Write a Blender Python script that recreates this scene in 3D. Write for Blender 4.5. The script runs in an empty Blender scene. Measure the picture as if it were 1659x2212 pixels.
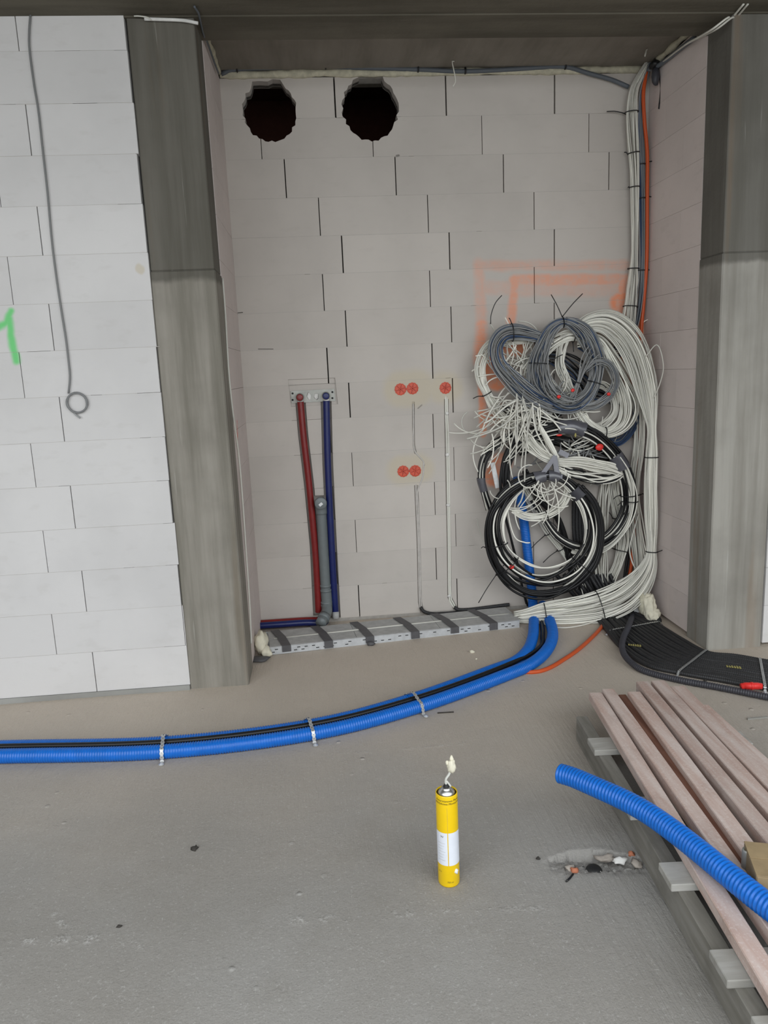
import bpy, bmesh, math, random
import numpy as np
from mathutils import Vector, Matrix
random.seed(7); rng = np.random.default_rng(7)

# ------------------------------------------------------------------ camera, world, light, exposure
scn = bpy.context.scene
COL = scn.collection
CAM = np.array([0.0507, -4.3277, 1.4628]); FPX = 1612.287
YAW, PIT, ROL = math.radians(4.5096), math.radians(10.7749), math.radians(-2.4900)
_fw = np.array([math.sin(YAW)*math.cos(PIT), math.cos(YAW)*math.cos(PIT), -math.sin(PIT)])
_rt = np.array([math.cos(YAW), -math.sin(YAW), 0.0]); _up = np.cross(_rt, _fw)
RT = _rt*math.cos(ROL)+_up*math.sin(ROL); UP = -_rt*math.sin(ROL)+_up*math.cos(ROL); FW = _fw
cd = bpy.data.cameras.new('camera'); cam = bpy.data.objects.new('camera', cd); COL.objects.link(cam)
m = Matrix.Identity(4)
for i in range(3):
    m[i][0] = RT[i]; m[i][1] = UP[i]; m[i][2] = -FW[i]; m[i][3] = CAM[i]
cam.matrix_world = m
cd.sensor_fit = 'HORIZONTAL'; cd.sensor_width = 36.0; cd.lens = FPX*36.0/1659.0
cd.clip_start = 0.02; cd.clip_end = 100
scn.camera = cam
scn.view_settings.view_transform = 'Standard'; scn.view_settings.look = 'None'
scn.view_settings.gamma = 1.0; scn.view_settings.use_curve_mapping = False
scn.view_settings.exposure = 0.0

world = bpy.data.worlds.new('overcast_sky'); scn.world = world; world.use_nodes = True
wb = world.node_tree.nodes['Background']
wb.inputs[0].default_value = (0.93, 0.97, 1.0, 1); wb.inputs[1].default_value = 3.3
# unseen slab edge and light well added behind the camera to shape the daylight (portal = sampling aid for that opening)
SLAB_Y = -3.95
pl = bpy.data.lights.new('added_light_well', 'AREA'); pl.shape = 'RECTANGLE'; pl.size = 13.0; pl.size_y = 7.6+SLAB_Y
pl.cycles.is_portal = True
po = bpy.data.objects.new('added_light_well', pl); COL.objects.link(po)
po.location = (0.5, (SLAB_Y-7.6)/2, 3.21)
pl2 = bpy.data.lights.new('open_facade', 'AREA'); pl2.shape = 'RECTANGLE'; pl2.size = 13.0; pl2.size_y = 2.3; pl2.cycles.is_portal = True
po2 = bpy.data.objects.new('open_facade', pl2); COL.objects.link(po2); po2.location = (0.5, -7.61, 2.05); po2.rotation_euler = (math.radians(90), 0, 0)

FZ = -0.02      # floor level

# ------------------------------------------------------------------ survey helpers (photo point -> point on a known surface)
def ray(x, y): return FW+RT*(x-829.5)/FPX-UP*(y-1106.0)/FPX
def W(x, y, Y=0.0):                       # on a vertical plane parallel to the back wall
    d = ray(x, y); return CAM+d*(Y-CAM[1])/d[1]
def F(x, y, z=FZ):                        # on a horizontal plane
    d = ray(x, y); return CAM+d*(z-CAM[2])/d[2]
def S(x, y, X):                           # on a niche side wall plane
    d = ray(x, y); return CAM+d*(X-CAM[0])/d[0]
def scale_at(p): return FPX/float(np.dot(np.asarray(p)-CAM, FW))

# ------------------------------------------------------------------ node material helpers
MATS = {}
class NT:
    def __init__(s, name):
        s.m = bpy.data.materials.new(name); s.m.use_nodes = True
        s.t = s.m.node_tree; s.b = s.t.nodes['Principled BSDF']; s.pos = None
    def n(s, typ, **k):
        nd = s.t.nodes.new(typ)
        for a, v in k.items(): setattr(nd, a, v)
        return nd
    def put(s, sock, v):
        if hasattr(v, 'is_linked') or hasattr(v, 'links'): s.t.links.new(v, sock)
        elif isinstance(v, (tuple, list)) and len(v) == 3 and sock.type == 'RGBA': sock.default_value = (*v, 1)
        else: sock.default_value = v
    def P(s):
        if s.pos is None: s.pos = s.n('ShaderNodeNewGeometry').outputs['Position']
        return s.pos
    def math(s, op, a, b=None, clamp=False):
        nd = s.n('ShaderNodeMath', operation=op, use_clamp=clamp); s.put(nd.inputs[0], a)
        if b is not None: s.put(nd.inputs[1], b)
        return nd.outputs[0]
    def vec(s, op, a, b=None, out=0):
        nd = s.n('ShaderNodeVectorMath', operation=op); s.put(nd.inputs[0], a)
        if b is not None: s.put(nd.inputs[1], b)
        return nd.outputs['Value'] if op in ('DOT_PRODUCT', 'LENGTH', 'DISTANCE') else nd.outputs[0]
    def noise(s, scale, detail=3.0, rough=0.55, vec=None, out='Fac'):
        nd = s.n('ShaderNodeTexNoise'); s.put(nd.inputs['Vector'], vec if vec is not None else s.P())
        nd.inputs['Scale'].default_value = scale; nd.inputs['Detail'].default_value = detail
        nd.inputs['Roughness'].default_value = rough
        return nd.outputs[out]
    def scaled(s, v): return s.vec('MULTIPLY', s.P(), tuple(v))
    def ramp(s, fac, lo, hi, a=0.0, b=1.0, smooth=True):
        nd = s.n('ShaderNodeMapRange'); nd.interpolation_type = 'SMOOTHSTEP' if smooth else 'LINEAR'
        s.put(nd.inputs['Value'], fac)
        for k, v in zip(('From Min', 'From Max', 'To Min', 'To Max'), (lo, hi, a, b)): nd.inputs[k].default_value = v
        return nd.outputs[0]
    def mix(s, fac, a, b, mode='MIX'):
        nd = s.n('ShaderNodeMix', data_type='RGBA', blend_type=mode)
        s.put(nd.inputs[0], fac); s.put(nd.inputs[6], a); s.put(nd.inputs[7], b)
        return nd.outputs[2]
    def seg(s, A, B, w, soft, pos=None):      # soft brush stroke between two points of the place
        A = np.asarray(A, float); B = np.asarray(B, float); ba = B-A; L = max(float(ba@ba), 1e-9)
        pa = s.vec('SUBTRACT', pos if pos is not None else s.P(), tuple(A))
        h = s.math('DIVIDE', s.vec('DOT_PRODUCT', pa, tuple(ba)), L, clamp=True)
        sc = s.n('ShaderNodeVectorMath', operation='SCALE'); sc.inputs[0].default_value = tuple(ba); s.put(sc.inputs['Scale'], h)
        d = s.vec('DISTANCE', pa, sc.outputs[0])
        return s.ramp(d, w, w+soft, 1.0, 0.0)
    def many(s, segs, pos=None):
        out = None
        for g in segs:
            v = s.seg(*g[:4], pos=pos)
            if len(g) > 4: v = s.math('MULTIPLY', v, g[4])
            out = v if out is None else s.math('MAXIMUM', out, v)
        return out
    def bump(s, h, strength=0.3, dist=0.01):
        nd = s.n('ShaderNodeBump'); nd.inputs['Strength'].default_value = strength; nd.inputs['Distance'].default_value = dist
        s.put(nd.inputs['Height'], h); s.t.links.new(nd.outputs[0], s.b.inputs['Normal'])
    def done(s, color, rough=0.6, metal=0.0, spec=0.5):
        s.put(s.b.inputs['Base Color'], color); s.put(s.b.inputs['Roughness'], rough)
        s.b.inputs['Metallic'].default_value = metal; s.b.inputs['Specular IOR Level'].default_value = spec
        MATS[s.m.name] = s.m
        return s.m

def flat(name, col, rough=0.55, metal=0.0, spec=0.5, var=0.12, scale=30.0):
    t = NT(name); n = t.noise(scale, 3.0)
    f = t.ramp(n, 0.3, 0.7, 1-var, 1+var, smooth=False)
    cc = t.n('ShaderNodeVectorMath', operation='SCALE'); cc.inputs[0].default_value = col; t.put(cc.inputs['Scale'], f)
    return t.done(cc.outputs[0], rough, metal, spec)

def random_tint(t, col, lo=0.94, hi=1.05):
    if isinstance(col, tuple):
        rn = t.n('ShaderNodeRGB'); rn.outputs[0].default_value = (*col, 1); col = rn.outputs[0]
    oi = t.n('ShaderNodeObjectInfo').outputs['Random']
    f = t.ramp(oi, 0, 1, lo, hi, smooth=False)
    sc = t.n('ShaderNodeVectorMath', operation='SCALE'); t.put(sc.inputs[0], col); t.put(sc.inputs['Scale'], f)
    return sc.outputs[0]

# ------------------------------------------------------------------ mesh helpers
def link(name, me, mat=None, parent=None, smooth=False):
    o = bpy.data.objects.new(name, me); COL.objects.link(o)
    if mat is not None and not me.materials:
        for mm in (mat if isinstance(mat, (list, tuple)) else [mat]): me.materials.append(mm if not isinstance(mm, str) else MATS[mm])
    if parent is not None: o.parent = parent
    if smooth:
        me.polygons.foreach_set('use_smooth', [True]*len(me.polygons))
    return o
def mesh(name, v, f, mat=None, parent=None, smooth=False):
    me = bpy.data.meshes.new(name); me.from_pydata([tuple(map(float, p)) for p in v], [], [tuple(map(int, q)) for q in f]); me.update()
    return link(name, me, mat, parent, smooth)
def tag(o, label, cat, group=None, kind=None):
    if label: o['label'] = label
    if cat: o['category'] = cat
    if group: o['group'] = group
    if kind: o['kind'] = kind
    return o
def struct(o, label=None):
    o['kind'] = 'structure'
    if label: o['label'] = label
    return o
def empty(name, loc=(0, 0, 0)):
    o = bpy.data.objects.new(name, None); COL.objects.link(o); o.location = [float(c) for c in loc]; o.empty_display_size = 0.05
    return o
def thing(name, label, cat, loc=(0, 0, 0), group=None):
    return tag(empty(name, loc), label, cat, group)
def boxvf(x0, x1, y0, y1, z0, z1):
    v = [(x0, y0, z0), (x1, y0, z0), (x1, y1, z0), (x0, y1, z0), (x0, y0, z1), (x1, y0, z1), (x1, y1, z1), (x0, y1, z1)]
    f = [(0, 3, 2, 1), (4, 5, 6, 7), (0, 1, 5, 4), (1, 2, 6, 5), (2, 3, 7, 6), (3, 0, 4, 7)]
    return v, f
def box(name, x0, x1, y0, y1, z0, z1, mat, parent=None, bevel=0.0):
    v, f = boxvf(x0, x1, y0, y1, z0, z1)
    if bevel <= 0: return mesh(name, v, f, mat, parent)
    bm = bmesh.new(); vs = [bm.verts.new(p) for p in v]
    for q in f: bm.faces.new([vs[i] for i in q])
    bmesh.ops.bevel(bm, geom=bm.edges[:], offset=bevel, segments=1, affect='EDGES')
    me = bpy.data.meshes.new(name); bm.to_mesh(me); bm.free()
    return link(name, me, mat, parent)
def obox(name, origin, ax, ay, az, mat, parent=None, bevel=0.0):   # oriented box from a corner and three edge vectors
    o = np.asarray(origin, float); ax, ay, az = (np.asarray(a, float) for a in (ax, ay, az))
    v = [o, o+ax, o+ax+ay, o+ay, o+az, o+ax+az, o+ax+ay+az, o+ay+az]
    f = [(0, 3, 2, 1), (4, 5, 6, 7), (0, 1, 5, 4), (1, 2, 6, 5), (2, 3, 7, 6), (3, 0, 4, 7)]
    bm = bmesh.new(); vs = [bm.verts.new(tuple(p)) for p in v]
    for q in f: bm.faces.new([vs[i] for i in q])
    bmesh.ops.recalc_face_normals(bm, faces=bm.faces[:])
    if bevel > 0: bmesh.ops.bevel(bm, geom=bm.edges[:], offset=bevel, segments=1, affect='EDGES')
    me = bpy.data.meshes.new(name); bm.to_mesh(me); bm.free()
    return link(name, me, mat, parent)
def join_vf(lst):
    V = []; Fc = []
    for v, f in lst:
        k = len(V); V += [tuple(p) for p in v]; Fc += [tuple(i+k for i in q) for q in f]
    return V, Fc

def spline(pts, step=0.012, closed=False, n=None):
    P = np.asarray(pts, float)
    if closed: Q = np.vstack([P[-1], P, P[0], P[1]])
    else: Q = np.vstack([2*P[0]-P[1], P, 2*P[-1]-P[-2]])
    out = []
    for i in range(1, len(Q)-2):
        p0, p1, p2, p3 = Q[i-1], Q[i], Q[i+1], Q[i+2]
        t = np.linspace(0, 1, 24, endpoint=False)[:, None]
        out.append(0.5*((2*p1)+(-p0+p2)*t+(2*p0-5*p1+4*p2-p3)*t**2+(-p0+3*p1-3*p2+p3)*t**3))
    out = np.vstack(out+[Q[-2][None]])
    d = np.r_[0, np.cumsum(np.linalg.norm(np.diff(out[:, :3], axis=0), axis=1))]
    k = n or max(3, int(d[-1]/step)+1)
    s = np.linspace(0, d[-1], k)
    return np.column_stack([np.interp(s, d, out[:, j]) for j in range(P.shape[1])])

def tube_vf(P, r, sides=6, caps=True):
    P = np.asarray(P, float)[:, :3]; n = len(P); r = np.broadcast_to(np.asarray(r, float), (n,))
    T = np.gradient(P, axis=0); T /= np.maximum(np.linalg.norm(T, axis=1), 1e-9)[:, None]
    a = np.array([0, 0, 1.0]) if abs(T[0][2]) < 0.8 else np.array([0, 1.0, 0])
    N = a-T[0]*(a@T[0]); N /= np.linalg.norm(N); Ns = [N]
    for i in range(1, n):
        N = N-T[i]*(N@T[i]); N /= max(np.linalg.norm(N), 1e-9); Ns.append(N)
    Ns = np.array(Ns); Bs = np.cross(T, Ns)
    an = np.linspace(0, 2*np.pi, sides, endpoint=False)
    V = (P[:, None]+r[:, None, None]*(np.cos(an)[None, :, None]*Ns[:, None]+np.sin(an)[None, :, None]*Bs[:, None])).reshape(-1, 3)
    i = np.arange(n-1)[:, None]*sides; j = np.arange(sides)[None]; j2 = (j+1) % sides
    q = np.stack([i+j, i+j2, i+sides+j2, i+sides+j], -1).reshape(-1, 4)
    Fc = [tuple(x) for x in q.tolist()]
    if caps: Fc += [tuple(range(sides-1, -1, -1)), tuple(range((n-1)*sides, n*sides))]
    return V, Fc
def tube(name, P, r, mat, parent=None, sides=6, caps=True):
    v, f = tube_vf(P, r, sides, caps); return mesh(name, v, f, mat, parent, True)
def corrugated(P_ctrl, r, pitch=0.0105, depth=0.0028, name='conduit', mat=None, parent=None, sides=14, sub=4):
    P = spline(P_ctrl, step=pitch/sub); k = np.arange(len(P)) % sub
    rr = np.where((k == 0) | (k == 1), r, r-depth)
    return tube(name, P, rr, mat, parent, sides)
def lathe_vf(prof, sides=28, center=(0, 0, 0)):
    V = []; Fc = []; cx, cy, cz = center
    for r, z in prof:
        for k in range(sides):
            a = 2*math.pi*k/sides; V.append((cx+r*math.cos(a), cy+r*math.sin(a), cz+z))
    for i in range(len(prof)-1):
        for k in range(sides):
            k2 = (k+1) % sides; Fc.append((i*sides+k, i*sides+k2, (i+1)*sides+k2, (i+1)*sides+k))
    Fc.append(tuple(range(sides-1, -1, -1))); Fc.append(tuple(range((len(prof)-1)*sides, len(prof)*sides)))
    return V, Fc
def blob(name, c, r, mat, parent=None, amp=0.3, seed=0, sub=3, freq=3.0):
    from mathutils import noise as mn
    bm = bmesh.new(); bmesh.ops.create_icosphere(bm, subdivisions=sub, radius=1.0)
    for v in bm.verts:
        d = v.co.normalized(); k = 1+amp*mn.fractal(d*freq*0.5+Vector((seed*7.3, seed*3.1, seed)), 0.9, 2.0, 3)
        v.co = Vector((c[0]+d.x*r[0]*k, c[1]+d.y*r[1]*k, c[2]+d.z*r[2]*k))
    me = bpy.data.meshes.new(name); bm.to_mesh(me); bm.free()
    return link(name, me, mat, parent, True)

# ------------------------------------------------------------------ materials of the setting
def wpx(a, b, w, soft, amt=1.0, Y=0.0): return (W(*a, Y=Y), W(*b, Y=Y), w, soft, amt)
def block_material(name, base, orange=(), smear=(), green=(), dark=(), red=()):
    t = NT(name)
    n1 = t.noise(2.2, 4.0); n2 = t.noise(60.0, 2.0); n3 = t.noise(9.0, 3.0, vec=t.scaled((1, 1, 2.5)))
    c = t.mix(t.ramp(n1, 0.35, 0.7), base, tuple(k*0.92 for k in base))
    c = t.mix(t.math('MULTIPLY', t.ramp(n3, 0.55, 0.75), 0.10), c, (0.36, 0.33, 0.29))
    c = random_tint(t, c, 0.955, 1.03)
    nb = t.noise(14.0, 3.0, 0.7)
    warp = t.vec('ADD', t.P(), t.vec('MULTIPLY', t.vec('SUBTRACT', t.noise(9.0, 2.0, out='Color'), (0.5, 0.5, 0.5)), (0.03, 0.0, 0.03)))
    brk = t.ramp(nb, 0.30, 0.62)
    if smear: c = t.mix(t.math('MULTIPLY', t.many(smear, warp), 0.6), c, (0.56, 0.49, 0.36))
    if orange: c = t.mix(t.math('MULTIPLY', t.many(orange, warp), t.math('ADD', t.math('MULTIPLY', brk, 0.4), 0.4)), c, (0.95, 0.27, 0.09))
    if green: c = t.mix(t.math('MULTIPLY', t.many(green, warp), 0.8), c, (0.08, 0.62, 0.14))
    if red: c = t.mix(t.math('MULTIPLY', t.many(red, warp), brk), c, (0.75, 0.06, 0.02))
    if dark: c = t.mix(t.math('MULTIPLY', t.many(dark), 0.85), c, (0.04, 0.035, 0.03))
    t.bump(t.math('ADD', t.math('MULTIPLY', n2, 0.35), n3), 0.25, 0.004)
    return t.done(c, 0.9, spec=0.2)
ORANGE = [wpx((1034, 570), (1040, 700), .012, .035, .38), wpx((1040, 700), (1036, 780), .012, .04, .75), wpx((1034, 574), (1352, 572), .010, .035, .35),
          wpx((1112, 606), (1352, 603), .016, .03, .60), wpx((1036, 622), (1352, 628), .018, .04, .25), wpx((1113, 604), (1104, 695), .010, .03, .62),
          wpx((1336, 655), (1349, 650), .030, .04, .95), wpx((1345, 610), (1345, 680), .012, .03, .7), wpx((1041, 820), (1044, 935), .012, .02, .85),
          wpx((1060, 770), (1075, 820), .05, .03, .95), wpx((1085, 755), (1120, 752), .03, .03, .9), wpx((1355, 775), (1372, 830), .05, .03, .95),
          wpx((1085, 1000), (1070, 1030), .05, .03, .9), wpx((1058, 900), (1085, 890), .03, .04, .6), wpx((1378, 690), (1378, 720), .02, .03, .9)]
SMEAR = [wpx((866, 842), (900, 838), .075, .055), wpx((958, 838), (966, 838), .06, .06), wpx((868, 1016), (905, 1012), .06, .055)]
DARKB = [wpx((911, 875), (903, 882), .002, .004, .5), wpx((857, 337), (861, 336), .004, .004, .7), wpx((513, 676), (524, 675), .002, .001, 1), wpx((558, 754), (590, 754), .0015, .001, 1)]
block_material('aac_back', (0.56, 0.518, 0.475), ORANGE, SMEAR, dark=DARKB)
block_material('aac_back_plain', (0.56, 0.518, 0.475), dark=DARKB)
block_material('aac_left_plain', (0.665, 0.65, 0.64))
LY = -0.853
def lpx(a, b, w, soft, amt=1.0): return wpx(a, b, w, soft, amt, Y=LY)
GREEN = [lpx((-8, 712), (16, 700), .006, .018), lpx((16, 700), (26, 672), .006, .016), lpx((22, 690), (35, 782), .007, .02), lpx((-14, 730), (-8, 712), .006, .018)]
DARKL = [lpx((247, 254), (250, 257), .002, .002), lpx((256, 264), (258, 267), .002, .002), lpx((284, 407), (285, 409), .002, .002), lpx((277, 579), (281, 577), .002, .002),
         lpx((285, 586), (287, 588), .002, .002), lpx((289, 615), (290, 617), .0015, .002), lpx((307, 784), (309, 781), .0015, .002), lpx((302, 828), (305, 824), .0015, .002),
         lpx((315, 822), (319, 828), .0015, .002), lpx((323, 1088), (330, 1086), .0015, .002), lpx((344, 1087), (347, 1091), .0015, .002), lpx((358, 1360), (362, 1357), .0015, .002),
         lpx((370, 1448), (371, 1449), .002, .002), lpx((389, 1402), (390, 1403), .002, .002)]
SML = [lpx((301, 581), (304, 584), .012, .012, 1.0)]
block_material('aac_left', (0.665, 0.65, 0.64), smear=SML, green=GREEN, dark=DARKL)
_ra = S(513, 915, -.373); _rb = S(513, 942, -.373)
block_material('aac_niche_left', (0.66, 0.585, 0.555), red=[(_ra, _rb, .010, .02)])
_ga = S(1519, 850, 1.955); _gb = S(1521, 870, 1.955)
block_material('aac_niche_right', (0.74, 0.655, 0.62), green=[(_ga, _gb, .006, .02)])

def concrete(name, base, lo, zsplit=None, stretch=(14, 14, 0.8), rust=True):
    t = NT(name)
    st = t.noise(1.0, 5.0, 0.6, vec=t.scaled(stretch)); n1 = t.noise(3.0, 4.0); n2 = t.noise(45.0, 3.0)
    c = t.mix(t.ramp(st, 0.32, 0.72), base, lo)
    c = t.mix(t.math('MULTIPLY', t.ramp(n1, 0.4, 0.75), 0.45), c, tuple(k*0.75 for k in lo))
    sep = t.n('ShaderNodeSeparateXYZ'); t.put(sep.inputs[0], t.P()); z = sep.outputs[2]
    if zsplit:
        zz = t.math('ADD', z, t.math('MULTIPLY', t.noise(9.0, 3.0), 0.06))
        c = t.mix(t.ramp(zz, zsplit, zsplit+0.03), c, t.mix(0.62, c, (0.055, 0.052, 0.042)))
    if rust:
        rs = t.math('MULTIPLY', t.ramp(t.noise(1.0, 2.0, vec=t.scaled((9, 9, 0.5))), 0.62, 0.75), 0.35)
        c = t.mix(rs, c, (0.20, 0.12, 0.06))
        ls = t.math('MULTIPLY', t.ramp(t.noise(1.0, 3.0, vec=t.scaled((40, 40, 1.5))), 0.66, 0.74), 0.35)
        c = t.mix(ls, c, (0.50, 0.49, 0.45))
    t.bump(t.math('ADD', n2, t.math('MULTIPLY', st, 1.2)), 0.35, 0.004)
    return t.done(c, 0.85, spec=0.25)
concrete('concrete_pillar', (0.31, 0.288, 0.25), (0.185, 0.172, 0.142), zsplit=1.90)
concrete('concrete_pillar_right', (0.36, 0.345, 0.31), (0.25, 0.235, 0.205), zsplit=1.90)
concrete('concrete_side', (0.15, 0.14, 0.115), (0.10, 0.094, 0.078), rust=False)
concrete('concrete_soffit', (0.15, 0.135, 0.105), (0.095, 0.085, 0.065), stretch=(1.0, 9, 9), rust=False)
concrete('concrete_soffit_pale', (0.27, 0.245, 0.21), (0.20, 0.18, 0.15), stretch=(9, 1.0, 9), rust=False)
concrete('concrete_upstand', (0.36, 0.36, 0.34), (0.29, 0.285, 0.265), stretch=(2, 2, 6), rust=False)
flat('plaster_wall', (0.54, 0.51, 0.475), 0.85, spec=0.2); flat('joint_light', (0.44, 0.415, 0.385), 0.95, spec=0.1); flat('joint_dark', (0.10, 0.09, 0.08), 0.95, spec=0.1); flat('joint_mortar', (0.38, 0.36, 0.33), 0.95, spec=0.1)
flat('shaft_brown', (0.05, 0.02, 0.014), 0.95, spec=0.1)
def floor_material():
    t = NT('screed')
    big = t.noise(1.1, 3.0); mid = t.noise(6.0, 4.0, 0.6); fine = t.noise(70.0, 3.0, 0.7)
    wv = t.n('ShaderNodeTexWave', wave_type='BANDS', bands_direction='X'); t.put(wv.inputs['Vector'], t.P())
    wv.inputs['Scale'].default_value = 11.0; wv.inputs['Distortion'].default_value = 5.0; wv.inputs['Detail'].default_value = 3.0; wv.inputs['Detail Scale'].default_value = 0.8
    streak = t.noise(1.0, 4.0, 0.65, vec=t.scaled((42, 3.5, 1)))
    pit = t.n('ShaderNodeTexVoronoi', feature='F1'); t.put(pit.inputs['Vector'], t.P()); pit.inputs['Scale'].default_value = 9.0
    pits = t.math('MULTIPLY', t.ramp(pit.outputs['Distance'], 0.04, 0.11, 1, 0), t.ramp(t.noise(2.3, 2.0), 0.52, 0.62))
    c = t.mix(t.ramp(big, 0.35, 0.65), (0.278, 0.264, 0.242), (0.300, 0.290, 0.272))
    c = t.mix(t.math('MULTIPLY', t.ramp(mid, 0.45, 0.75), 0.35), c, (0.24, 0.225, 0.20))
    c = t.mix(t.math('MULTIPLY', t.ramp(streak, 0.5, 0.75), 0.18), c, (0.25, 0.24, 0.22))
    c = t.mix(t.math('MULTIPLY', pits, 0.35), c, (0.55, 0.54, 0.52))
    # dusty brown screed near the niche, its colour lifted where less light reaches
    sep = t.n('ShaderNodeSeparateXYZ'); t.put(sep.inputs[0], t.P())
    dust_lift = t.ramp(t.math('ADD', sep.outputs[1], t.math('MULTIPLY', t.noise(1.5, 2.0), 0.8)), -2.1, -0.3)
    c = t.mix(t.math('MULTIPLY', dust_lift, 0.85), c, (0.60, 0.52, 0.435))
    sp = t.noise(190.0, 2.0, 0.6); c = t.mix(t.math('MULTIPLY', t.ramp(sp, 0.55, 0.72), 0.22), c, (0.17, 0.16, 0.145)); sp2 = t.noise(120.0, 2.0, 0.6, vec=t.vec('ADD', t.P(), (3.0, 7.0, 0.0)))
    c = t.mix(t.math('MULTIPLY', t.ramp(sp2, 0.60, 0.72), 0.25), c, (0.56, 0.55, 0.53))
    seam = t.many([(F(600, 1992), F(880, 1975), .004, .02), (F(880, 1975), F(1180, 1958), .002, .02, .7), (F(60, 2032), F(240, 2028), .004, .02), (F(240, 2028), F(330, 2050), .002, .015, .6), (F(700, 1632), F(1010, 1605), .002, .014, .5), (F(120, 1975), F(150, 2010), .004, .015, .8)])
    seam = t.math('MULTIPLY', t.math('MULTIPLY', seam, 0.45), t.ramp(t.noise(22.0, 3.0, 0.7), 0.47, 0.66))
    c = t.mix(t.math('MULTIPLY', seam, t.ramp(sp2, 0.42, 0.55)), c, (0.60, 0.59, 0.57)); c = t.mix(t.math('MULTIPLY', seam, t.ramp(sp, 0.52, 0.6)), c, (0.12, 0.115, 0.10))
    h = t.math('ADD', t.math('MULTIPLY', seam, 1.0), t.math('ADD', t.math('MULTIPLY', sp, 0.35), t.math('MULTIPLY', streak, 1.6)))
    h = t.math('ADD', h, t.math('ADD', t.math('MULTIPLY', fine, 0.45), t.math('ADD', t.math('MULTIPLY', mid, 1.2), t.math('MULTIPLY', pits, 1.2))))
    t.bump(h, 0.55, 0.006)
    return t.done(c, 0.8, spec=0.3)
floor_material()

# ------------------------------------------------------------------ materials of the things
def cable_mat(name, col, rough=0.45):
    t = NT(name); c = random_tint(t, (*col,), 0.62, 1.12)
    n = t.noise(25.0, 2.0); c2 = t.mix(t.math('MULTIPLY', t.ramp(n, 0.5, 0.8), 0.15), c, tuple(k*0.6 for k in col))
    return t.done(c2, rough, spec=0.35)
cable_mat('cable_white', (0.86, 0.845, 0.76)); cable_mat('cable_grey', (0.30, 0.305, 0.305)); cable_mat('cable_blue', (0.045, 0.085, 0.18))
cable_mat('cable_bluegrey', (0.15, 0.168, 0.19)); cable_mat('cable_black', (0.012, 0.012, 0.013), 0.38); cable_mat('cable_orange', (0.75, 0.12, 0.03), 0.4)
flat('conduit_blue', (0.004, 0.135, 0.55), 0.36, spec=0.5, var=0.08); flat('conduit_black', (0.026, 0.026, 0.028), 0.5)
flat('conduit_slate', (0.045, 0.045, 0.055), 0.5); flat('pipe_red', (0.20, 0.011, 0.011), 0.38); flat('pipe_blue', (0.006, 0.014, 0.105), 0.38)
flat('drain_grey', (0.155, 0.175, 0.178), 0.42, var=0.05); flat('steel', (0.60, 0.62, 0.64), 0.38, metal=0.35); flat('steel_dull', (0.36, 0.36, 0.33), 0.5, metal=0.4)
flat('slot_dark', (0.02, 0.02, 0.02), 0.8); flat('lid_grey', (0.42, 0.42, 0.41), 0.6); flat('tape_grey', (0.085, 0.083, 0.088), 0.55); flat('tape_silver', (0.085, 0.085, 0.10), 0.28, spec=0.8); flat('tape_knot', (0.22, 0.22, 0.25), 0.3, spec=0.6)
flat('tie_black', (0.008, 0.008, 0.009), 0.4); flat('foam_cream', (0.74, 0.70, 0.56), 0.85, var=0.1); flat('foam_old', (0.55, 0.52, 0.40), 0.9, var=0.2)
flat('socket_red', (0.60, 0.085, 0.04), 0.5); flat('socket_dark', (0.33, 0.03, 0.02), 0.6); flat('strap_zinc', (0.55, 0.56, 0.56), 0.35, metal=0.6)
flat('tape_red', (0.75, 0.03, 0.025), 0.45); flat('print_yellow', (0.40, 0.35, 0.11), 0.6); flat('white_plastic', (0.75, 0.76, 0.76), 0.5); flat('plaster_white', (0.72, 0.71, 0.68), 0.8)
flat('can_yellow', (0.80, 0.53, 0.003), 0.32, var=0.03); flat('can_white', (0.72, 0.75, 0.82), 0.35, var=0.03); flat('can_ink', (0.05, 0.045, 0.02), 0.5); flat('straw', (0.60, 0.60, 0.55), 0.4)
flat('rubber_black', (0.012, 0.012, 0.012), 0.6); flat('steel_can', (0.50, 0.50, 0.49), 0.28, metal=0.9); flat('stone_dark', (0.04, 0.035, 0.03), 0.9); flat('rubble', (0.36, 0.32, 0.28), 0.95, var=0.3)
flat('cardboard', (0.30, 0.22, 0.12), 0.85); flat('rust_orange', (0.42, 0.15, 0.08), 0.8)
def wood(name, a, b, dirx=False, dust_lift=0.0):
    t = NT(name); sc = (4, 30, 30) if dirx else (30, 2.5, 30)
    g = t.noise(1.0, 5.0, 0.6, vec=t.scaled(sc)); n = t.noise(7.0, 4.0); c = t.mix(t.ramp(g, 0.3, 0.7), a, b)
    c = t.mix(t.math('MULTIPLY', t.ramp(n, 0.5, 0.75), 0.4), c, tuple(k*0.65 for k in b))
    c = t.mix(t.math('MULTIPLY', t.ramp(t.noise(130.0, 2.0), 0.52, 0.68), dust_lift), c, (0.70, 0.67, 0.64)); c = random_tint(t, c, 0.88, 1.08); t.bump(g, 0.3, 0.003)
    return t.done(c, 0.85, spec=0.2)
wood('plank_wood', (0.58, 0.49, 0.45), (0.47, 0.335, 0.285), dust_lift=0.25); wood('pallet_wood', (0.42, 0.41, 0.385), (0.32, 0.31, 0.28), True)
wood('plank_reddish', (0.24, 0.12, 0.085), (0.14, 0.065, 0.045)); wood('stringer_wood', (0.27, 0.26, 0.235), (0.19, 0.18, 0.155))

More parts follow.
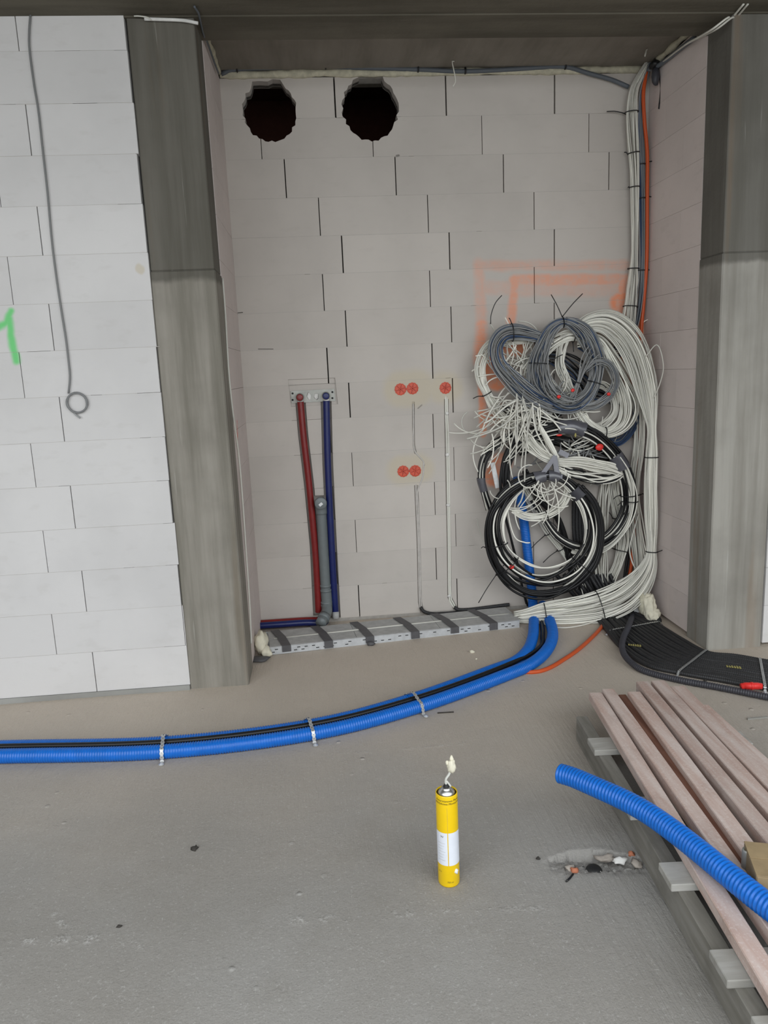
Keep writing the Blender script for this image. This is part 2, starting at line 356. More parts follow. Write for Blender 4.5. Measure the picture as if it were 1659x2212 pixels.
# ------------------------------------------------------------------ boolean cutting of single blocks
def cut_block(o, cutters):
    for c in cutters:
        md = o.modifiers.new('cut', 'BOOLEAN'); md.operation = 'DIFFERENCE'; md.object = c; md.solver = 'EXACT'
    dg = bpy.context.evaluated_depsgraph_get()
    me = bpy.data.meshes.new_from_object(o.evaluated_get(dg)); me.name = o.name
    o.modifiers.clear(); o.data = me
def prism(poly, y0, y1):
    n = len(poly); v = [(p[0], y0, p[1]) for p in poly]+[(p[0], y1, p[1]) for p in poly]
    f = [tuple(range(n)), tuple(range(2*n-1, n-1, -1))]+[(i, i+n, (i+1) % n+n, (i+1) % n) for i in range(n)]
    bm = bmesh.new(); vs = [bm.verts.new(p) for p in v]
    for q in f: bm.faces.new([vs[i] for i in q])
    bmesh.ops.recalc_face_normals(bm, faces=bm.faces[:])
    me = bpy.data.meshes.new('cutter'); bm.to_mesh(me); bm.free()
    o = bpy.data.objects.new('cutter', me); COL.objects.link(o)
    xs = [p[0] for p in poly]; zs = [p[1] for p in poly]
    return (o, min(xs), max(xs), min(zs), max(zs))
def band_poly(path, w):
    P = np.array(path); T = np.gradient(P, axis=0); T /= np.linalg.norm(T, axis=1)[:, None]; N = np.column_stack([-T[:, 1], T[:, 0]])
    return [tuple(p) for p in P+N*w/2]+[tuple(p) for p in (P-N*w/2)[::-1]]
XZ = lambda p: (float(p[0]), float(p[2]))
def pxpath(l, Y=0.0): return [XZ(W(*p, Y=Y)) for p in l]

cutters = []
def jag(c, rx, rz, n=52, amp=0.05, seed=1, neck=None):
    r = np.random.default_rng(seed); out = []
    for k in range(n):
        a = 2*math.pi*k/n; q = 1+amp*(r.random()-0.5)*2
        x, z = c[0]+rx*q*math.cos(a), c[1]+rz*q*math.sin(a)
        out.append((x, z))
    return out
h1 = W(583, 240); h2 = W(800, 233)
poly1 = jag(XZ(h1), .142, .150, seed=3)
poly1 = [p for p in poly1 if not (p[1] > h1[2]+.11 and abs(p[0]-h1[0]) < .12)]
top1 = [XZ(W(605, 172)), XZ(W(588, 171)), XZ(W(578, 176)), XZ(W(560, 175)), XZ(W(545, 176))]
i0 = max(range(len(poly1)), key=lambda i: math.atan2(poly1[i][1]-h1[2], poly1[i][0]-h1[0]) if 0 < math.atan2(poly1[i][1]-h1[2], poly1[i][0]-h1[0]) < math.pi/2 else -9)
poly1 = poly1[:i0+1]+top1+poly1[i0+1:]
cutters.append(prism(poly1, -.1, .3)); cutters.append(prism(jag(XZ(h2), .150, .165, seed=5), -.1, .3))
RED = pxpath([(648, 856), (655, 940), (668, 1050), (680, 1180), (687, 1330)]); BLU = pxpath([(704, 853), (708, 1000), (715, 1150), (725, 1335)])
cutters.append(prism(band_poly(RED, .058), -.1, .045)); cutters.append(prism(band_poly(BLU, .062), -.1, .045))
cutters.append(prism(band_poly(pxpath([(693, 1070), (698, 1180), (705, 1335)]), .082), -.1, .05))
cutters.append(prism(pxpath([(622, 820), (724, 816), (730, 873), (629, 879)]), -.1, .012))
CH = [pxpath([(964, 862), (965, 960), (968, 1100), (970, 1200), (971, 1290), (984, 1315)]), pxpath([(899, 1048), (902, 1120), (905, 1200), (907, 1300), (912, 1322)]),
      pxpath([(893, 868), (893, 920), (894, 960), (898, 980)])]
cutters.append(prism(band_poly(CH[0], .026), -.1, .013)); cutters.append(prism(band_poly(CH[1], .024), -.1, .011)); cutters.append(prism(band_poly(CH[2], .015), -.1, .008))

# ------------------------------------------------------------------ the setting
# floor: screed with one broken-out spot
def crater(x, y):
    c = F(1290, 1862); dx, dy = x-c[0], y-c[1]
    u = dx*0.98-dy*0.16; v = dx*0.16+dy*0.98
    ed = 0.052-0.13*(u/0.14)**2*0.30
    if abs(u) > 0.16: return 0.0
    inside = v < ed and v > -0.10
    d = 0.0
    if inside: d = -0.030*min(1.0, max(0.0, (v+0.06)/0.10))**1.3*(1-min(1, abs(u)/0.16)**4)
    elif ed <= v < ed+0.03: d = 0.0015*(1-(v-ed)/0.03)*(1-min(1, abs(u)/0.16)**2)
    return d
cc = F(1290, 1862)
xs = np.unique(np.round(np.concatenate([[-6, -5, -4, -3, -2.4], np.arange(-2.0, 3.6, .035), [4, 5, 6, 7], np.arange(cc[0]-.2, cc[0]+.2, .008)]), 4))
ys = np.unique(np.round(np.concatenate([[-7.6, -7, -6, -5, -4.4, -4], np.arange(-3.6, .24, .035), [.24], np.arange(cc[1]-.14, cc[1]+.12, .008)]), 4))
V = []; rn = np.random.default_rng(2)
for y in ys:
    for x in xs:
        z = FZ+0.0015*math.sin(3.1*x+1.7*y)+0.0012*math.sin(7.3*y-2*x); k = crater(x, y)
        if k != 0: z += k+(rn.random()-.5)*0.010*min(1, abs(k)/.006)
        V.append((x, y, z))
nx = len(xs); Fc = [(j*nx+i, j*nx+i+1, (j+1)*nx+i+1, (j+1)*nx+i) for j in range(len(ys)-1) for i in range(nx-1)]
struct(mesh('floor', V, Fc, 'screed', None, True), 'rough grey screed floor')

# ceiling slab with the frame beam and the recessed niche soffit behind it
ce = empty('ceiling'); struct(ce, 'dark concrete ceiling slab with beam above the niche')
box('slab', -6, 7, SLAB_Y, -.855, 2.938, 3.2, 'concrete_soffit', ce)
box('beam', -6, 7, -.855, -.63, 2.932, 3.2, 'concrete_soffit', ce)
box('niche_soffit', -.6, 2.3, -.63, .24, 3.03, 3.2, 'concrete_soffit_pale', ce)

def wall_rows(parent, rows, x0, x1, yf, depth, mat, gaps=None, cutset=(), axis='x'):
    for (z0, z1, off, length, gap) in rows:
        k0 = math.floor((x0-off)/length); xsj = [x0]
        k = k0
        while off+k*length < x1:
            if off+k*length > x0+.02: xsj.append(off+k*length)
            k += 1
        xsj.append(x1)
        for a, b in zip(xsj[:-1], xsj[1:]):
            ga = gap/2 if a > x0 else 0; gb = gap/2 if b < x1 else 0
            dy = (random.random()-.5)*0.0016
            mm = mat+'_plain' if (mat == 'aac_back' and (b < .35 or z0 > 2.15 or z1 < .6)) or (mat == 'aac_left' and (b < -1.5 or a > 0)) else mat
            bx = box('block', a+ga, b-gb, yf+dy, yf+depth, z0+.0007, z1-.0007, mm, parent)
            cs = [c[0] for c in cutset if c[1] < b and c[2] > a and c[3] < z1 and c[4] > z0]
            if cs: cut_block(bx, cs)
ROWS = {1: .2251, 2: -.1814, 3: -.0641, 4: .1081, 5: .2236, 6: .1069, 7: .2232, 8: .1081, 9: .2216, 10: .1015, 11: .2188, 12: .0979, 13: .2184, 14: .0942, 15: .2176}
GAP = {1: .008, 2: .004, 3: .006, 4: .005, 5: .007, 6: .005, 7: .006, 8: .007, 9: .007, 10: .005, 11: .0035, 12: .004, 13: .0035, 14: .005, 15: .006}
wbk = struct(empty('wall_back'), 'pale aerated block wall at the back of the niche')
wall_rows(wbk, [(.2*(15-k), .2*(16-k), ROWS[k], .6, GAP[k]) for k in range(1, 16)], -.374, 1.957, 0.0, .10, 'aac_back', cutset=cutters)
core = box('core', -.374, 1.957, .06, .095, 0.0, 3.03, 'joint_dark', wbk); cut_block(core, [cutters[0][0], cutters[1][0]])
for k in range(1, 15):
    z = .2*k; segs = [(-.374, 1.957)]
    if k == 14: segs = [(-.374, -.275), (.035, .255), (.575, 1.957)]
    elif k < 8: segs = [(-.374, -.085), (.112, 1.957)]
    for a, b in segs:
        x = a
        while x < b-.02:
            e = min(b, x+random.uniform(.25, .7)); box('bed_joint', x, e-random.choice((0, 0, .03)), .0006, .03, z-.0012, z+.0012, 'joint_light', wbk); x = e
box('levelling_mortar', -.374, 1.957, .002, .1, FZ-.01, .0005, 'joint_mortar', wbk)
box('top_joint', -.374, 1.957, .02, .1, 3.0, 3.03, 'joint_mortar', wbk)
for c in cutters: bpy.data.objects.remove(c[0], do_unlink=True)
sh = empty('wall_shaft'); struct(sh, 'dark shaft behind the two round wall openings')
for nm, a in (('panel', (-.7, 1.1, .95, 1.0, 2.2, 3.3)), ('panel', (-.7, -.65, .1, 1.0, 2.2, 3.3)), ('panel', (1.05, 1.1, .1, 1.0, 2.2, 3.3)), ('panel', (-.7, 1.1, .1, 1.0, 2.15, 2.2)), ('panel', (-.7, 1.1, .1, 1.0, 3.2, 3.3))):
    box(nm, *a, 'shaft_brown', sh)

LROW = {0: -1.0911, 1: -1.24, 2: -1.0923, 3: -1.243, 4: -1.0963, 5: -1.2449, 6: -1.0970, 7: -1.2485, 8: -1.1010, 9: -1.2503, 10: -1.1001, 11: -1.2460, 12: -1.0957, 13: -1.2566, 14: -1.0929}
wl = struct(empty('wall_left'), 'white aerated block wall left of the pillar')
for k in range(15):
    z0 = .007+.2*(14-k); z1 = min(z0+.2, 2.938); xr = -.652-random.random()*.010
    g = .004 if k % 2 == 0 else .003
    wall_rows(wl, [(z0, z1, LROW[k], .6, g)], -4.0, xr, LY-.006, .2, 'aac_left')
    x = -4.0
    while x < xr-.02 and k > 0:
        e = min(xr-.004, x+random.uniform(.2, .7)); gp = random.choice((0, .0, .05, .10)) if x > -1.6 else 0
        box('bed_joint', x, max(x+.05, e-gp), LY-.0052, LY+.03, z1-.0012, z1+.0012, 'joint_light', wl); x = e
box('core', -4.0, -.70, -.80, -.66, .007, 2.938, 'joint_dark', wl)
struct(box('baseboard_left', -4.0, -.655, LY-.012, -.65, FZ-.01, .0065, 'concrete_upstand'), 'low concrete upstand under the left block wall')

wnl = struct(empty('wall_niche_left'), 'block side wall on the left of the niche')
for k in range(15):
    z0 = .2*(14-k); 
    for a, b in ((-.632, -.30 if k % 2 else -.45), (-.30 if k % 2 else -.45, 0.199)):
        box('block', -.49, -.374+(random.random()-.5)*.001, a+.0015, b-.0015, z0+.0007, z0+.1993, 'aac_niche_left', wnl)
box('core', -.48, -.40, -.62, .19, FZ-.01, 3.03, 'joint_mortar', wnl)
wnr = struct(empty('wall_niche_right'), 'block side wall on the right of the niche')
for k in range(15):
    z0 = .2*(14-k)+.012*0
    for a, b in ((-.632, -.22 if k % 2 else -.42), (-.22 if k % 2 else -.42, 0.199)):
        box('block', 1.957+(random.random()-.5)*.001, 2.10, a+.0006, b-.0006, z0+.0005, z0+.1995, 'aac_niche_right', wnr)
box('core', 1.99, 2.09, -.62, .19, FZ-.01, 3.03, 'joint_mortar', wnr)

# concrete pillars of the frame
def pillar(name, x0, x1, mat, label, side):
    r = struct(empty(name), label)
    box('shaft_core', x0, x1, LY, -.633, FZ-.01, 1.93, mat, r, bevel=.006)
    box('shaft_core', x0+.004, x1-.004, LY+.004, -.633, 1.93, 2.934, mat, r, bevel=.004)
    return r
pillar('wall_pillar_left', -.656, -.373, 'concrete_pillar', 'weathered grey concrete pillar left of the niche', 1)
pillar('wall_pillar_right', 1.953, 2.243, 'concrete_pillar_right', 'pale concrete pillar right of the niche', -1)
wr = struct(empty('wall_right'), 'white aerated block wall right of the pale pillar')
for k in range(15):
    z0 = .2*(14-k); z1 = min(z0+.2, 2.936)
    wall_rows(wr, [(z0, z1, 2.55 if k % 2 else 2.75, .6, .003)], 2.246, 4.6, LY-.004, .2, 'aac_left')
box('core', 2.30, 4.6, -.80, -.66, FZ-.01, 2.936, 'joint_mortar', wr)
# far parts of the room, beside and behind the photographer
struct(box('wall_side_left', -6.2, -6.0, -7.6, -.6, FZ, 3.2, 'concrete_upstand'), 'plain side wall far to the left')
struct(box('wall_side_right', 7.0, 7.2, -7.6, -.6, FZ, 3.2, 'concrete_upstand'), 'plain side wall far to the right')
struct(box('wall_far_left', -6.0, -4.0, LY, -.65, FZ, 2.938, 'aac_left'), 'block wall far to the left')
struct(box('wall_far_right', 4.6, 7.0, LY, -.65, FZ, 2.938, 'aac_left'), 'block wall far to the right')
struct(box('wall_front_added', -6.2, 7.2, -7.8, -7.6, FZ, .9, 'concrete_upstand'), 'unseen parapet added behind the photographer to shape the daylight')  # added low wall out of view, cuts off the lowest sky light


# ------------------------------------------------------------------ corrugated conduits on the floor
R_B = .030
def onfloor(l, r): return [(x, y, FZ+r) for x, y in l]
front = onfloor([(-2.7, -1.26), (-1.95, -1.37), (-1.307, -1.445), (-.637, -1.518), (-.05, -1.465), (.415, -1.291), (.875, -1.025)], R_B)
front += [tuple(F(*p, FZ+R_B)) for p in ((1152, 1431), (1183, 1402), (1194, 1372), (1188, 1342), (1176, 1318))]+[(1.335, -.05, FZ+R_B)]
o = corrugated(front, R_B, name='blue_conduit', mat='conduit_blue'); tag(o, 'thick blue corrugated conduit curving across the floor, nearest the camera of the strapped pair', 'conduit', 'blue conduits strapped to the floor')
rear = onfloor([(-2.7, -1.185), (-1.95, -1.295), (-1.307, -1.372), (-.637, -1.448), (-.06, -1.395), (.385, -1.222), (.80, -.975)], R_B)
rear += [tuple(F(*p, FZ+R_B)) for p in ((1113, 1429), (1140, 1404), (1151, 1375), (1153, 1345), (1152, 1322))]
p_w = [W(1150, 1285, -.075), W(1146, 1250, -.06), W(1138, 1180, -.05), W(1131, 1120, -.05), W(1123, 1070, -.05), W(1118, 1030, -.05)]
rear += [tuple(W(1151, 1302, -.075))]+[tuple(p) for p in p_w]
o = corrugated(rear, R_B-.001, name='blue_conduit', mat='conduit_blue'); tag(o, 'blue corrugated conduit behind the first one, bending up the back wall among the cables', 'conduit', 'blue conduits strapped to the floor')
mid = [((a[0]+b[0])/2, (a[1]+b[1])/2, FZ+.052) for a, b in zip(front[:7], rear[:7])]+[tuple(F(*p, FZ+.02)) for p in ((1163, 1402), (1172, 1372), (1170, 1345), (1165, 1318))]
tag(tube('black_cable', spline(mid, .02), .012, 'cable_black', None, 8), 'black cable lying in the groove between the two blue conduits', 'cable')

def strap(name, pts, label, group, mat='strap_zinc', w=.016, foot=True):
    r = thing(name, label, 'strap', pts[-1], group)
    P = spline(pts, .004); n = len(P); T = np.gradient(P, axis=0); T /= np.linalg.norm(T, axis=1)[:, None]
    upv = np.array([0, 0, 1.0]); V = []; Fc = []
    side = np.cross(T, np.array([0.03, 0.02, 1.0])); bad = np.linalg.norm(side, axis=1) < .2
    good = side[~bad].mean(axis=0) if (~bad).any() else np.array([1, 0, 0]); good /= np.linalg.norm(good)
    for i in range(n):
        ww = w/2*(1.0 if (i//2) % 2 else .72); nrm = np.cross(T[i], good)
        nrm = nrm/np.linalg.norm(nrm)
        if nrm[2] < 0: nrm = -nrm
        for sgn in (-1, 1):
            V.append(P[i]+good*ww*sgn); V.append(P[i]+good*ww*sgn+nrm*.0015)
    for i in range(n-1):
        a, b = i*4, i*4+4
        Fc += [(a, a+2, b+2, b), (a+1, b+1, b+3, a+3), (a, b, b+1, a+1), (a+2, a+3, b+3, b+2)]
    k = r.location; V = [(p[0]-k[0], p[1]-k[1], p[2]-k[2]) for p in V]
    mesh('band', V, Fc, mat, r)
    hv = []
    for i in range(6, n-6, 4): hv.append(lathe_vf([(.0028, -.0002), (.0028, .0004)], 8, P[i]-np.array(k)+np.array([0, 0, .0016])))
    if hv: 
        v, f = join_vf(hv); mesh('hole', v, f, 'slot_dark', r)
    if foot:
        e = P[-1]-np.array(k); v, f = lathe_vf([(.010, 0), (.010, .002), (.005, .003), (.005, .006), (.0, .0065)], 12, e+np.array([0, 0, .001])); mesh('anchor_screw', v, f, 'steel', r)
    return r
def pair_strap(i, t, label):
    A = spline(front, n=400)[:, :3]; B = spline(rear, n=400)[:, :3]
    ia = int(np.argmin(np.abs(A[:, 0]-t))); a = A[ia]; ib = int(np.argmin(np.linalg.norm(B-a, axis=1))); b = B[ib]
    d = (a-b); d[2] = 0; d /= np.linalg.norm(d); rr = R_B+.001
    pts = [b-d*rr*1.2+[0, 0, -.012], b-d*rr*.72+[0, 0, rr*.75], b+[0, 0, rr+.002], (a+b)/2+[0, 0, rr*1.12+.018], a+[0, 0, rr+.002], a+d*rr*.75+[0, 0, rr*.72], a+d*rr*1.06+[0, 0, 0], a+d*rr*1.2+[0, 0, -rr+.008], a+d*(rr*1.2+.018)+[0, 0, -rr+.004]]
    strap('perforated_strap', pts, label, 'perforated straps over the blue conduits')
pair_strap(0, -.645, 'perforated metal strap over the blue conduits, leftmost of three')
pair_strap(1, -.055, 'perforated metal strap over the blue conduits, middle of three')
pair_strap(2, .405, 'perforated metal strap over the blue conduits, nearest the niche')

# orange cable running out of the niche over the floor
oc = [W(1398, 150, -.05), W(1390, 200, -.06), W(1392, 260, -.06), W(1398, 330, -.06), W(1398, 420, -.06), W(1397, 560, -.06), W(1390, 660, -.05), W(1385, 720, -.05), W(1378, 900, -.05), W(1375, 1080, -.05), W(1368, 1180, -.05), W(1352, 1265, -.08)]
oc = [tuple(p) for p in oc]+[(1.62, -.24, FZ+.01), tuple(F(1303, 1348, FZ+.009)), tuple(F(1270, 1385, FZ+.009)), tuple(F(1225, 1420, FZ+.009)), tuple(F(1165, 1450, FZ+.009)), (.86, -.93, FZ+.009)]
tag(tube('orange_cable', spline(oc, .015), .0105, 'cable_orange', None, 8), 'orange cable dropping down the niche corner and crossing the floor to the blue conduits', 'cable')

# ------------------------------------------------------------------ black conduits fanning out of the niche
NB = 14; RB2 = .0125
le = [F(1262, 1318), F(1292, 1347), F(1335, 1402), F(1392, 1442), F(1468, 1461), F(1560, 1477), F(1640, 1492), F(1760, 1512)]
re_ = [F(1345, 1312), F(1372, 1332), F(1415, 1347), F(1475, 1384), F(1527, 1413), F(1590, 1421), F(1652, 1432), F(1760, 1450)]
bcond = []; ORD = ['first', 'second', 'third', 'fourth', 'fifth', 'sixth', 'seventh', 'eighth', 'ninth', 'tenth', 'eleventh', 'twelfth', 'thirteenth', 'fourteenth']
for i in range(NB):
    t = (i+.5)/NB; pts = [tuple(a*(1-t)+b*t) for a, b in zip(le, re_)]
    pts = [(p[0]+random.uniform(-.004, .004), p[1]+random.uniform(-.004, .004), FZ+RB2+(.010 if (j < 2 and i % 2) else 0)) for j, p in enumerate(pts)]
    hi = i in (1, 3, 5, 7)
    X0 = 1.36+.030*(i//2); 
    if hi:
        w0 = W(1240+(i-1)*3.2, 1050, -.05-.01*(i % 3)); w1 = W(1240+(i-1)*3.4, 1150, -.05); w2 = W(1252+(i-1)*3.4, 1225, -.06)
        pre = [tuple(w0), tuple(w1), tuple(w2)]
    else:
        w1 = W(1200+i*9, 1240, -.05-.012*(i % 3)); w2 = W(1228+i*8, 1272, -.09-.01*(i % 3)); pre = [tuple(w1), tuple(w2)]
    o = corrugated(pre+pts, RB2, pitch=.009, depth=.0016, name='black_conduit', mat='conduit_black', sides=9, sub=3)
    bcond.append(pts)
    lab = ORD[i]+' black corrugated conduit of the fan on the floor, counted from the camera side'
    if i == 0: lab = 'black corrugated conduit nearest the camera in the fan on the floor'
    if i == NB-1: lab = 'black corrugated conduit nearest the pale pillar in the fan on the floor'
    tag(o, lab, 'conduit', 'black conduits fanning over the floor')
def fan_strap(a, b, label):
    A = np.array(F(*a)); B = np.array(F(*b)); d = (B-A)/np.linalg.norm(B-A); u = np.array([0, 0, 1.0])
    h = 2*RB2+.002
    strap('perforated_strap', [B+d*.02+u*.002, B+d*.004+u*h*.7, B+u*h-d*.02, (A+B)/2+u*h, A+u*h+d*.02, A-d*.004+u*h*.7, A-d*.02+u*.002], label, 'perforated straps over the black conduits', w=.012)
fan_strap((1318, 1371), (1425, 1352), 'perforated metal strap over the black conduits close to the niche mouth')
fan_strap((1466, 1461), (1527, 1413), 'perforated metal strap over the black conduits in front of the pale pillar')
fan_strap((1652, 1494), (1641, 1432), 'perforated metal strap over the black conduits at the far right')
rc = F(1622, 1481, FZ+.038); rp = thing('red_coupling', 'short red plastic coupling on the black conduits beside the right strap', 'coupling', rc)
v, f = tube_vf([(-.045, -.0, 0), (-.03, 0, .001), (-.028, 0, .001), (.028, -.012, .001), (.03, -.012, .001), (.042, -.016, 0)], [.0135, .014, .0155, .0155, .014, .0135], 12); mesh('sleeve', v, f, 'tape_red', rp, True)
v, f = tube_vf([(-.005, -.005, .001), (.005, -.007, .001)], [.0175, .0175], 12); mesh('ring', v, f, 'tape_red', rp, True)
sl = [W(1368, 1325, -.22), F(1358, 1352, .035), F(1346, 1380, .02), F(1345, 1405, .015), F(1360, 1428, .005), F(1394, 1450, FZ+.016), F(1468, 1469, FZ+.016), F(1560, 1486, FZ+.016), F(1645, 1503, FZ+.016), F(1760, 1525, FZ+.016)]
o = corrugated(sl, .016, pitch=.010, depth=.0018, name='slate_sleeve', mat='conduit_slate', sides=12); tag(o, 'thick slate grey sleeve curling over the black conduits', 'conduit')
def print_marks(name, px, label, z):
    r = thing(name, label, 'marking', F(*px, z)); lst = []
    for k in range(6):
        x = (k-2.5)*.011; lst.append(boxvf(x-.004, x+.004, -.006-.002*k % 3, .006, 0, .001)); 
        lst.append(boxvf(x-.004, x+.002, .010, .016-.003*(k % 2), 0, .001))
    v, f = join_vf(lst); mesh('print', v, f, 'print_yellow', r); r.rotation_euler[2] = math.radians(-22)
print_marks('cable_print', (1585, 1441), 'yellow print on the black conduits in front of the pale pillar', FZ+2*RB2)
print_marks('cable_print', (1371, 1394), 'yellow print on the black conduits beside the slate sleeve', FZ+2*RB2)

# ------------------------------------------------------------------ cable tray along the niche floor
TZ = .022
fl, fr = F(578, 1400, TZ), F(1122, 1341, TZ); bl, br = F(578, 1367, TZ), F(1112, 1307, TZ)
tray = thing('cable_tray', 'perforated galvanised cable tray with grey lid boards taped down along the niche floor', 'cable tray', (fl[0], fl[1], FZ))
ORI = np.array(tray.location)
ax = (fr-fl); L_T = np.linalg.norm(ax); ex = ax/L_T; ey = np.cross([0, 0, 1.0], ex); WT = float(np.dot(bl-fl, ey)+np.dot(br-fl, ey))/2
def tb(name, x0, x1, y0, y1, z0, z1, mat, par=None, bev=0): return obox(name, ex*x0+ey*y0+np.array([0, 0, z0]), ex*(x1-x0), ey*(y1-y0), np.array([0, 0, z1-z0]), mat, par or tray, bev)
H_T = TZ-FZ
fp = tb('side_rail', 0, L_T, 0, .0025, .001, H_T, 'steel'); tb('side_rail', 0, L_T, WT-.0025, WT, .001, H_T, 'steel'); tb('tray_floor', 0, L_T, .0025, WT-.0025, .001, .003, 'steel')
tb('rim', -.001, L_T, -.003, .010, H_T-.0005, H_T+.0025, 'steel')
lst = []
for row, zz in ((0, .013), (1, .027)):
    x = .02+row*.018
    while x < L_T-.04:
        lst.append((x, zz)) if random.random() < (.75 if row else .35) else None; x += .040
vv = []
for x, zz in lst:
    v, f = boxvf(0, .017, -.0006, .002, 0, .0045); vv.append(([tuple(ex*(x+p[0])+ey*p[1]+np.array([0, 0, zz+p[2]])) for p in v], f))
v, f = join_vf(vv); o = mesh('slot', v, f, 'slot_dark', tray); o['kind'] = 'stuff'
for k in range(3):
    tb('lid_board', .012+k*L_T/3, (k+1)*L_T/3+.010, .012, WT*.5-.006, H_T-.006, H_T+.002, 'lid_grey'); tb('lid_board', .012+k*L_T/3, (k+1)*L_T/3+.010, WT*.5+.004, WT-.004, H_T-.006, H_T+.001, 'lid_grey')
tube('seam_cable', [tuple(ex*.04+ey*WT*.5+np.array([0, 0, H_T])), tuple(ex*L_T*.5+ey*WT*.5+np.array([0, 0, H_T+.001])), tuple(ex*(L_T)+ey*WT*.5+np.array([0, 0, H_T]))], .006, 'cable_white', tray, 8)
for k, fx in enumerate((.075, .235, .395, .575, .735, .895)):
    x = fx*L_T; sk = .05
    tp = [ex*(x-.03)+ey*(-.006)+np.array([0, 0, .006 if k % 2 else .012]), ex*(x-.03)+ey*(-.006)+np.array([0, 0, H_T+.004]), ex*(x-.03-sk*.4)+ey*WT*.5+np.array([0, 0, H_T+.008]), ex*(x-.03-sk)+ey*(WT+.004)+np.array([0, 0, H_T+.004])]
    V = []; 
    for p in tp: V += [p, p+ex*.048, p+np.array([0, -.0008, .0012]), p+ex*.048+np.array([0, -.0008, .0012])]
    Fc = []
    for i in range(3):
        a, b = i*4, i*4+4; Fc += [(a, b, b+1, a+1), (a+2, a+3, b+3, b+2), (a, a+2, b+2, b), (a+1, b+1, b+3, a+3)]
    Fc += [(0, 1, 3, 2), (12, 14, 15, 13)]
    tp_ = mesh('tape', V, Fc, 'tape_grey', tray)
    if k == 2: blob('tape_curl', tuple(ex*(x-.005)+ey*(-.022)+np.array([0, 0, .012])), (.022, .016, .012), 'tape_grey', tray, .5, 4, 2)
# expanding foam at both ends of the tray
fb = F(562, 1400, .03); o = thing('foam_blob', 'cream lump of expanding foam at the left end of the cable tray', 'foam', (fb[0], fb[1], FZ), 'expanding foam lumps')
blob('foam', (.005, .03, .07), (.036, .05, .062), 'foam_cream', o, .35, 1); blob('foam', (.03, -.01, .028), (.03, .03, .03), 'foam_cream', o, .4, 2); blob('tape_scrap', (.0, -.06, .012), (.05, .04, .012), 'tape_grey', o, .6, 3, 2)
fb = F(1412, 1325, .03); o = thing('foam_blob', 'cream lump of expanding foam in the right corner of the niche', 'foam', (fb[0]-.015, fb[1]-.0, FZ), 'expanding foam lumps')
blob('foam', (-.006, .02, .085), (.036, .045, .075), 'foam_cream', o, .28, 5, 4, 3.5); blob('foam', (.008, .0, .045), (.042, .045, .045), 'foam_cream', o, .28, 6, 4, 3.5); blob('foam', (-.035, .04, .10), (.022, .03, .06), 'foam_old', o, .3, 8); blob('rubber_end', (.025, -.03, .02), (.022, .03, .02), 'rubber_black', o, .2, 7, 2)
wp = F(1388, 1329, FZ); o = obox('white_panel_offcut', (wp[0]-.06, wp[1]-.02, FZ+.026), (.11, -.02, 0), (.01, .06, 0), (0, 0, .035), 'white_plastic', None, .003); tag(o, 'small white panel offcut lying beside the right foam lump', 'offcut')

# ------------------------------------------------------------------ water pipes and drain in the wall chase
pk = thing('tap_bracket', 'galvanised mounting plate with red and blue pipe plugs in the wall recess', 'bracket', W(676, 860))
c0 = np.array(pk.location); Z0 = np.zeros(3)
A, B_, C_, D_ = [W(*p)-c0 for p in ((628, 845), (722, 840), (725, 866), (630, 871))]
mesh('plate', [p+[0, .010, 0] for p in (A, B_, C_, D_)]+[p+[0, .004, 0] for p in (A, B_, C_, D_)], [(0, 1, 2, 3), (7, 6, 5, 4), (0, 4, 5, 1), (1, 5, 6, 2), (2, 6, 7, 3), (3, 7, 4, 0)], 'steel_dull', pk)
for px in ((632, 850), (632, 864), (718, 847), (718, 860)):
    q = W(*px)-c0; v, f = tube_vf([(q[0], .003, q[2]), (q[0], .006, q[2])], .006, 10); mesh('bolt_hole', v, f, 'slot_dark', pk)
for px, mm in (((648, 858), 'pipe_red'), ((704, 855), 'pipe_blue')):
    q = W(*px)-c0
    v, f = tube_vf([(q[0], .02, q[2]), (q[0], -.03, q[2])], .023, 16); mesh('elbow_body', v, f, 'steel_dull', pk, True)
    v, f = tube_vf([(q[0], -.028, q[2]), (q[0], -.052, q[2]), (q[0], -.054, q[2])], [.019, .019, .014], 16); pg = mesh('plug', v, f, mm, pk, True)
    v, f = tube_vf([(q[0], -.053, q[2]), (q[0], -.057, q[2])], .008, 6); mesh('plug_hex', v, f, mm, pg)
for px in ((667, 856), (683, 856)):
    q = W(*px)-c0; blob('plaster_splash', (q[0], .003, q[2]), (.012, .003, .018), 'plaster_white', pk, .6, px[0], 2)
def run(l, Y): return [tuple(W(*p, Y=Y)) for p in l]
rd = thing('red_pipe', 'dark red sleeved water pipe rising in the wall chase', 'pipe', W(687, 1325, -.01))
k = np.array(rd.location); P = spline(run([(649, 868), (656, 945), (668, 1050), (680, 1180), (685, 1260), (688, 1322)], -.012), .004)-k
tube('sleeve', P, np.where(np.arange(len(P)) % 2, .0200, .0192), 'pipe_red', rd, 14)
tube('collar', [P[0]+[0, 0, .012], P[0]], .0165, 'plaster_white', rd, 12)
bp = thing('blue_pipe', 'dark blue sleeved water pipe rising in the wall chase', 'pipe', W(725, 1330, -.01))
k = np.array(bp.location); P = spline(run([(705, 866), (708, 1000), (715, 1150), (721, 1260), (725, 1325)], -.012), .004)-k
tube('sleeve', P, np.where(np.arange(len(P)) % 2, .0205, .0197), 'pipe_blue', bp, 14)
tube('collar', [P[0]+[0, 0, .012], P[0]], .0170, 'plaster_white', bp, 12)
tube('end_fitting', [P[-1]+[0, 0, .01], P[-1]+[0, -.01, -.03]], .021, 'lid_grey', bp, 12)
q = run([(700, 1345), (660, 1345), (600, 1349), (555, 1352)], -.075)
